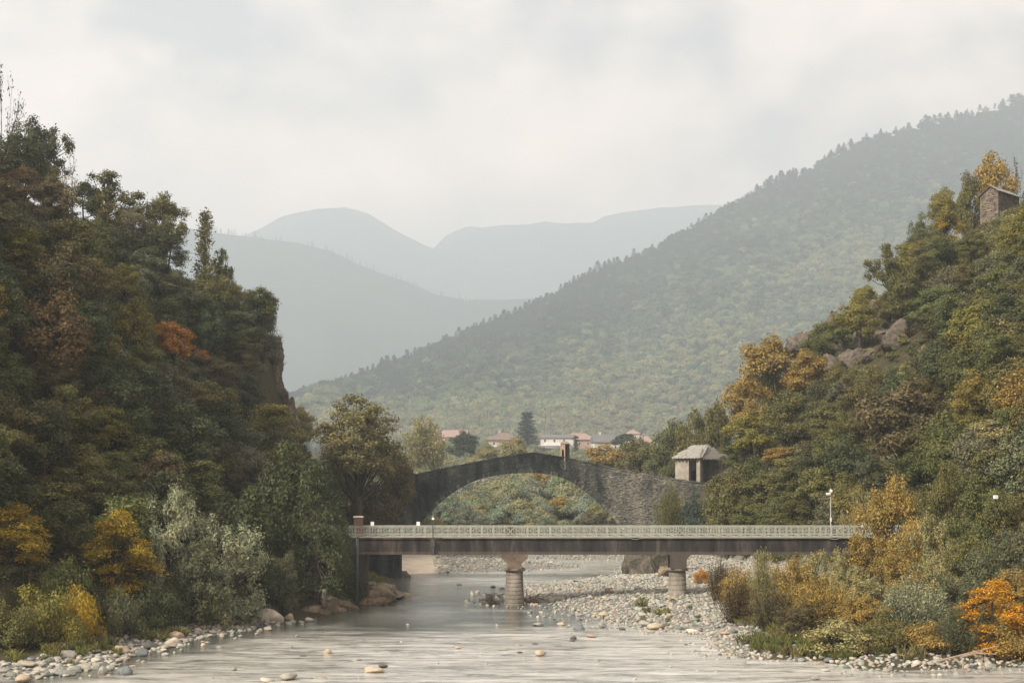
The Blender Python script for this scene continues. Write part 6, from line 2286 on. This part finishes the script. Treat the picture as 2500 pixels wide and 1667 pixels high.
def build_hut():
    cx_, cy_, cz_ = at(2437, 536, 252)
    ang = math.atan2(0.70, -0.71)
    A = np.array([math.cos(ang), math.sin(ang)]); B = np.array([math.sin(ang), -math.cos(ang)])
    z0 = gz(cx_, cy_) - 1.5
    r = empty('stone_hut', (cx_, cy_, z0))
    He = at(2437, 467, 252)[2] - z0               # eaves at the near corner
    La, Lb = 3.4, 8.4
    rise = 1.0

    def P(a, b, z):
        return (A[0] * a + B[0] * b, A[1] * a + B[1] * b, z)
    m = MB()
    # gable end is the left face (along A); the roof slopes down towards the camera side (B direction runs along the front)
    pts = [P(0, 0, 0), P(La, 0, 0), P(La, 0, He - 0.5), P(La * 0.42, 0, He + rise), P(0, 0, He)]
    ptb = [P(0, Lb, 0), P(La, Lb, 0), P(La, Lb, He - 0.5), P(La * 0.42, Lb, He + rise), P(0, Lb, He)]
    n = 5
    m.add(pts + ptb, [(0, 4, 3, 2, 1), (5, 6, 7, 8, 9)] + [(i, (i + 1) % n, (i + 1) % n + n, i + n) for i in range(n)])
    m.build('wall', M['rubble'], r)
    rng = np.random.RandomState(15)
    m = MB()
    for k in range(520):                          # gable face stones
        a, z = rng.uniform(0.15, La - 0.15), rng.uniform(0.5, He + rise)
        lim = np.interp(a, [0, La * 0.42, La], [He, He + rise, He - 0.5]) - 0.12
        if z > lim:
            continue
        w = rng.uniform(0.10, 0.26)
        m.obox(P(a, -0.01, z), (A[0] * w, A[1] * w, 0), (B[0] * 0.05, B[1] * 0.05, 0), (0, 0, rng.uniform(0.04, 0.09)))
    for k in range(620):
        b, z = rng.uniform(0.15, Lb - 0.15), rng.uniform(0.5, He - 0.15)
        w = rng.uniform(0.10, 0.28)
        m.obox(P(-0.01, b, z), (B[0] * w, B[1] * w, 0), (A[0] * 0.05, A[1] * 0.05, 0), (0, 0, rng.uniform(0.04, 0.09)))
    tag(m.build('wall_stones', M['rubble'], r), kind='stuff')
    for a, z in ((2.8, He - 0.9), (1.7, He - 0.55), (1.1, He - 0.3), (2.9, He - 2.4), (1.5, He - 1.6), (0.6, He - 2.1), (1.3, He - 3.3), (2.2, He - 3.4)):
        m = MB()
        c = P(a, -0.07, z)
        m.obox(c, (A[0] * 0.10, A[1] * 0.10, 0), (B[0] * 0.015, B[1] * 0.015, 0), (0, 0, 0.10))
        m.build('putlog_hole', M['dark'], r)
    m = MB()
    e = 0.35
    k0, k1 = P(-e, -e, He - 0.12), P(-e, Lb + e, He - 0.12)
    g0, g1 = P(La * 0.42, -e, He + rise + 0.06), P(La * 0.42, Lb + e, He + rise + 0.06)
    l0, l1 = P(La + e, -e, He - 0.75), P(La + e, Lb + e, He - 0.75)
    up = lambda p: (p[0], p[1], p[2] + 0.12)
    m.add([k0, k1, g1, g0, up(k0), up(k1), up(g1), up(g0)], [(3, 2, 1, 0), (4, 5, 6, 7), (0, 1, 5, 4), (1, 2, 6, 5), (3, 0, 4, 7)])
    m.add([g0, g1, l1, l0, up(g0), up(g1), up(l1), up(l0)], [(3, 2, 1, 0), (4, 5, 6, 7), (2, 3, 7, 6), (1, 2, 6, 5), (3, 0, 4, 7)])
    rf = m.build('roof', M['slate_dark'], r)
    m = MB()
    ka, gb = np.array(k0) + np.array((0, 0, 0.14)), np.array(g0) + np.array((0, 0, 0.14))
    for j in range(5):
        for i in range(16):
            f = (j + 0.5 * rng.rand()) / 5
            p = ka + (gb - ka) * f + np.array([B[0], B[1], 0]) * ((i + 0.25 * rng.rand() + (j % 2) * 0.5) * (Lb + 2 * e) / 16.5)
            d = (gb - ka) / np.linalg.norm(gb - ka)
            m.obox(p, (B[0] * 0.24, B[1] * 0.24, rng.normal() * 0.01), tuple(d * rng.uniform(0.18, 0.26)), (0, 0, 0.035))
    tag(m.build('slates', M['slate'], rf), kind='stuff')
    tag(r, 'ruined stone hut with slate roof high on the right hill', 'hut')


build_hut()

# ------------------------------------------------------------------ village
HM = {}
for nm, c in (('pink_plaster', (0.46, 0.33, 0.26)), ('white_plaster', (0.66, 0.63, 0.58)), ('cream_plaster', (0.55, 0.46, 0.36)), ('pink_tiles', (0.33, 0.235, 0.20)), ('grey_tiles', (0.17, 0.165, 0.165)), ('brown_tiles', (0.22, 0.165, 0.14))):
    HM[nm] = simple_mat(nm, c, 0.9, 0.15, 0.15, 0.6)


def house(px, py_base, d, w, dep, hw, hr, rz, wall, roof, label, kind='gable', wins=(), chim=None, eave=0.7, balcony=None):
    x, y, z = at(px, py_base, d)
    zb = min(z, gz(x, y)) - 1.0
    r = empty('house', (x, y, zb), math.radians(rz))
    H0 = z - zb + hw
    m = MB(); m.box(-w / 2, w / 2, -dep / 2, dep / 2, 0, H0)
    m.build('wall', HM[wall], r)
    m = MB()
    a, b = w / 2 + eave, dep / 2 + eave
    if kind == 'gable':
        m.add([(-a, -b, H0), (a, -b, H0), (a, b, H0), (-a, b, H0), (-a, 0, H0 + hr), (a, 0, H0 + hr)], [(0, 1, 5, 4), (2, 3, 4, 5), (1, 2, 5), (3, 0, 4), (3, 2, 1, 0)])
    else:
        k = max(a - b, 0.2)
        m.add([(-a, -b, H0), (a, -b, H0), (a, b, H0), (-a, b, H0), (-k, 0, H0 + hr), (k, 0, H0 + hr)], [(0, 1, 5, 4), (2, 3, 4, 5), (1, 2, 5), (3, 0, 4), (3, 2, 1, 0)])
    m.box(-a, a, -b, b, H0 - 0.35, H0 - 0.003)
    rf = m.build('roof', HM[roof], r)
    if chim is not None:
        m = MB(); m.box(chim - 0.5, chim + 0.5, -0.5, 0.5, H0 + hr * 0.4, H0 + hr + 1.2)
        m.build('chimney', HM[wall], rf)
    wm = MB(); wm.box(-0.6, 0.6, -0.05, 0.0, -0.9, 0.9)
    wme = wm.mesh('window')
    pm = MB(); pm.box(-0.5, 0.5, -0.08, -0.053, -0.8, 0.8)
    pme = pm.mesh('pane')
    for wx, wz in wins:
        o = link('window', wme, M['white'], r)
        o.location = (wx, -dep / 2 - 0.02, H0 - wz)
        o2 = link('pane', pme, M['glass'], o)
    if balcony:
        m = MB(); m.box(balcony[0], balcony[1], -dep / 2 - 1.4, -dep / 2 - 0.003, H0 - balcony[2] - 1.0, H0 - balcony[2])
        m.build('balcony', M['white'], r)
    tag(r, label, 'house', 'village houses beyond the stone bridge')
    return r


house(1112, 1085, 850, 15, 12, 4.5, 4.2, -14, 'pink_plaster', 'pink_tiles', 'pink roofed house at the left end of the village', 'gable', [(-4, 2), (0, 2), (4, 2)], 3.5)
house(1228, 1100, 800, 17, 13, 6.0, 4.2, 8, 'cream_plaster', 'brown_tiles', 'brown roofed house half hidden behind pale trees left of the conifer', 'hip', [(-6, 2.2), (-1.5, 2.2), (4.5, 2.2)], -2, balcony=(-8.4, -4.5, 3.0))
r_ = house(1362, 1100, 820, 19, 11, 7.4, 1.9, -6, 'white_plaster', 'grey_tiles', 'white two storey house behind the bridge shrine', 'gable', [(-7, 1.8), (-1.5, 1.8), (4, 1.8), (-5, 5.2), (1, 5.2)], None, balcony=(-9.5, 3, 4.0))
m_ = MB(); m_.add([(-11, -10.5, 3.0), (8, -10.5, 3.0), (8, -5.52, 5.2), (-11, -5.52, 5.2), (-11, -10.5, 2.6), (8, -10.5, 2.6), (8, -5.52, 4.8), (-11, -5.52, 4.8)], [(0, 1, 2, 3), (7, 6, 5, 4), (0, 4, 5, 1), (1, 5, 6, 2), (3, 7, 4, 0)])
m_.build('porch_roof', HM['grey_tiles'], r_)
house(1412, 1096, 850, 21, 13, 5.6, 4.0, 4, 'pink_plaster', 'pink_tiles', 'pink house with a wide hipped roof right of the shrine', 'hip', [(-6, 2.4), (0, 2.4), (5, 2.4)], 2)
house(1478, 1104, 780, 14, 9, 5.6, 4.4, 10, 'white_plaster', 'grey_tiles', 'white house with a steep grey roof in the middle of the village', 'gable', [(-4.5, 3), (0, 3), (4.5, 3)], -3)
house(1545, 1082, 900, 9, 8, 6.0, 2.6, -10, 'white_plaster', 'pink_tiles', 'small white house above the dark pine', 'hip', [(-2.5, 2.2), (2, 2.2)])
house(1572, 1094, 830, 12, 9, 3.0, 4.2, 0, 'pink_plaster', 'pink_tiles', 'low pink roofed house right of the dark pine', 'hip', [(-3, 1.7), (2.5, 1.7)])
house(1652, 1084, 900, 10, 9, 6.0, 2.6, 12, 'cream_plaster', 'pink_tiles', 'pale house at the right end of the village', 'gable', [(-2.5, 2.2), (2.0, 2.2)])

# small cross monument and lamp beyond the arch, pylon on the left mountain
x_, y_, z_ = at(1331, 1246, 360)
r_ = empty('cross_monument', (x_, y_, gz(x_, y_)))
dz_ = z_ - gz(x_, y_)
m_ = MB(); m_.box(-0.50, 0.50, -0.5, 0.5, -0.5, dz_ + 3.0); m_.build('pillar', HM['brown_tiles'], r_)
m_ = MB(); m_.lathe([(0.75, dz_ + 3.0), (0.72, dz_ + 3.2), (0.1, dz_ + 3.65)], 12); m_.build('cap', M['cap'], r_)
m_ = MB(); m_.box(-0.06, 0.06, -0.06, 0.06, dz_ + 3.6, dz_ + 4.8); m_.box(-0.3, 0.3, -0.05, 0.05, dz_ + 4.2, dz_ + 4.33); m_.build('cross', M['steel_pale'], r_)
tag(r_, 'small pillar monument topped by a cross seen through the arch', 'monument')
x_, y_, z_ = at(1284, 1198, 380)
r_ = empty('lamp_post', (x_, y_, gz(x_, y_)))
dz_ = z_ - gz(x_, y_)
m_ = MB(); m_.tube([(0, 0, -0.3), (0, 0, dz_)], [0.08, 0.06], 6); m_.build('pole', M['steel_pale'], r_)
m_ = MB(); m_.lathe([(0.12, dz_ - 0.1), (0.32, dz_ + 0.2), (0.30, dz_ + 0.6), (0.08, dz_ + 0.75)], 10); m_.build('lamp_head', M['white'], r_)
tag(r_, 'white headed lamp post seen through the stone arch', 'lamp post')


def pylon():
    p0 = at(1138, 733, 6460); p1 = at(1138, 684, 6460)
    h = p1[2] - p0[2]
    r = empty('pylon', p0)
    m = MB()
    w = 7.5
    for sx in (-1, 1):
        for sy in (-1, 1):
            m.bar((sx * w, sy * w, -10), (sx * 1.0, sy * 1.0, h), 2.2)
    for k in range(8):
        a, b = k / 8, (k + 1) / 8
        wa, wb = w + (1 - w) * a, w + (1 - w) * b
        m.bar((-wa, -wa, h * a), (wb, -wb, h * b), 1.2); m.bar((wa, -wa, h * a), (-wb, -wb, h * b), 1.2)
    m.build('lattice', M['steel_pale'], r)
    m = MB()
    for zz in (0.72, 0.84, 0.95):
        m.bar((-8, 0, h * zz), (8, 0, h * zz), 1.3)
    m.build('cross_arms', M['steel_pale'], r)
    tag(r, 'faint lattice pylon on the saddle of the hazy left mountain', 'pylon')


pylon()

# tufts of grass and dry weeds on the bar and the shores
def grass():
    rng = np.random.RandomState(123)
    protos = []
    for k in range(3):
        r2 = np.random.RandomState(700 + k)
        n = 90
        a = r2.rand(n) * 6.28
        q = r2.rand(n) ** 0.5 * 0.35
        P = np.stack([np.cos(a) * q, np.sin(a) * q, r2.uniform(0.08, 0.42, n)], 1)
        D = unit(np.stack([np.cos(a) * 0.5, np.sin(a) * 0.5, np.full(n, 1.0)], 1) + r2.normal(size=(n, 3)) * 0.25)
        protos.append(leaf_mesh('grass_tuft', P, r2.normal(size=(n, 3)), 0.42, 0.10, r2, D, 0.2))
    pts = []
    for px, py, sx, sy, n in ((1870, 1520, 30, 8, 45), (1910, 1548, 24, 6, 45), (1600, 1490, 60, 12, 5), (120, 1585, 90, 18, 130), (350, 1550, 90, 10, 40), (1900, 1575, 60, 12, 50), (2100, 1590, 160, 8, 90), (905, 1425, 26, 16, 60), (1660, 1500, 90, 20, 7)):
        for k in range(n):
            a, b = px + rng.normal() * sx, py + rng.normal() * sy * 0.7
            if b < 1300:
                continue
            x, y = G(a, b)
            for _ in range(3):
                z = max(gz(x, y), 0.0)
                y = F * (H - z) / (b - HY); x = (a - CX) / F * y
            if float(land(np.array([x]), np.array([y]))[0]) > 0.6:
                pts.append((x, y, gz(x, y)))
    P = np.array(pts)
    m = len(P)
    s = rng.uniform(0.7, 1.7, m)
    pal = [(0.15, 0.155, 0.04), (0.18, 0.165, 0.05), (0.20, 0.165, 0.08), (0.11, 0.12, 0.04)]
    scatter('grass_tufts', P, np.stack([np.zeros(m), np.zeros(m), rng.rand(m) * 6.28], 1), np.stack([s, s, s], 1), tint_arr(rng, m, pal), protos, M['leaf_stuff'])


grass()
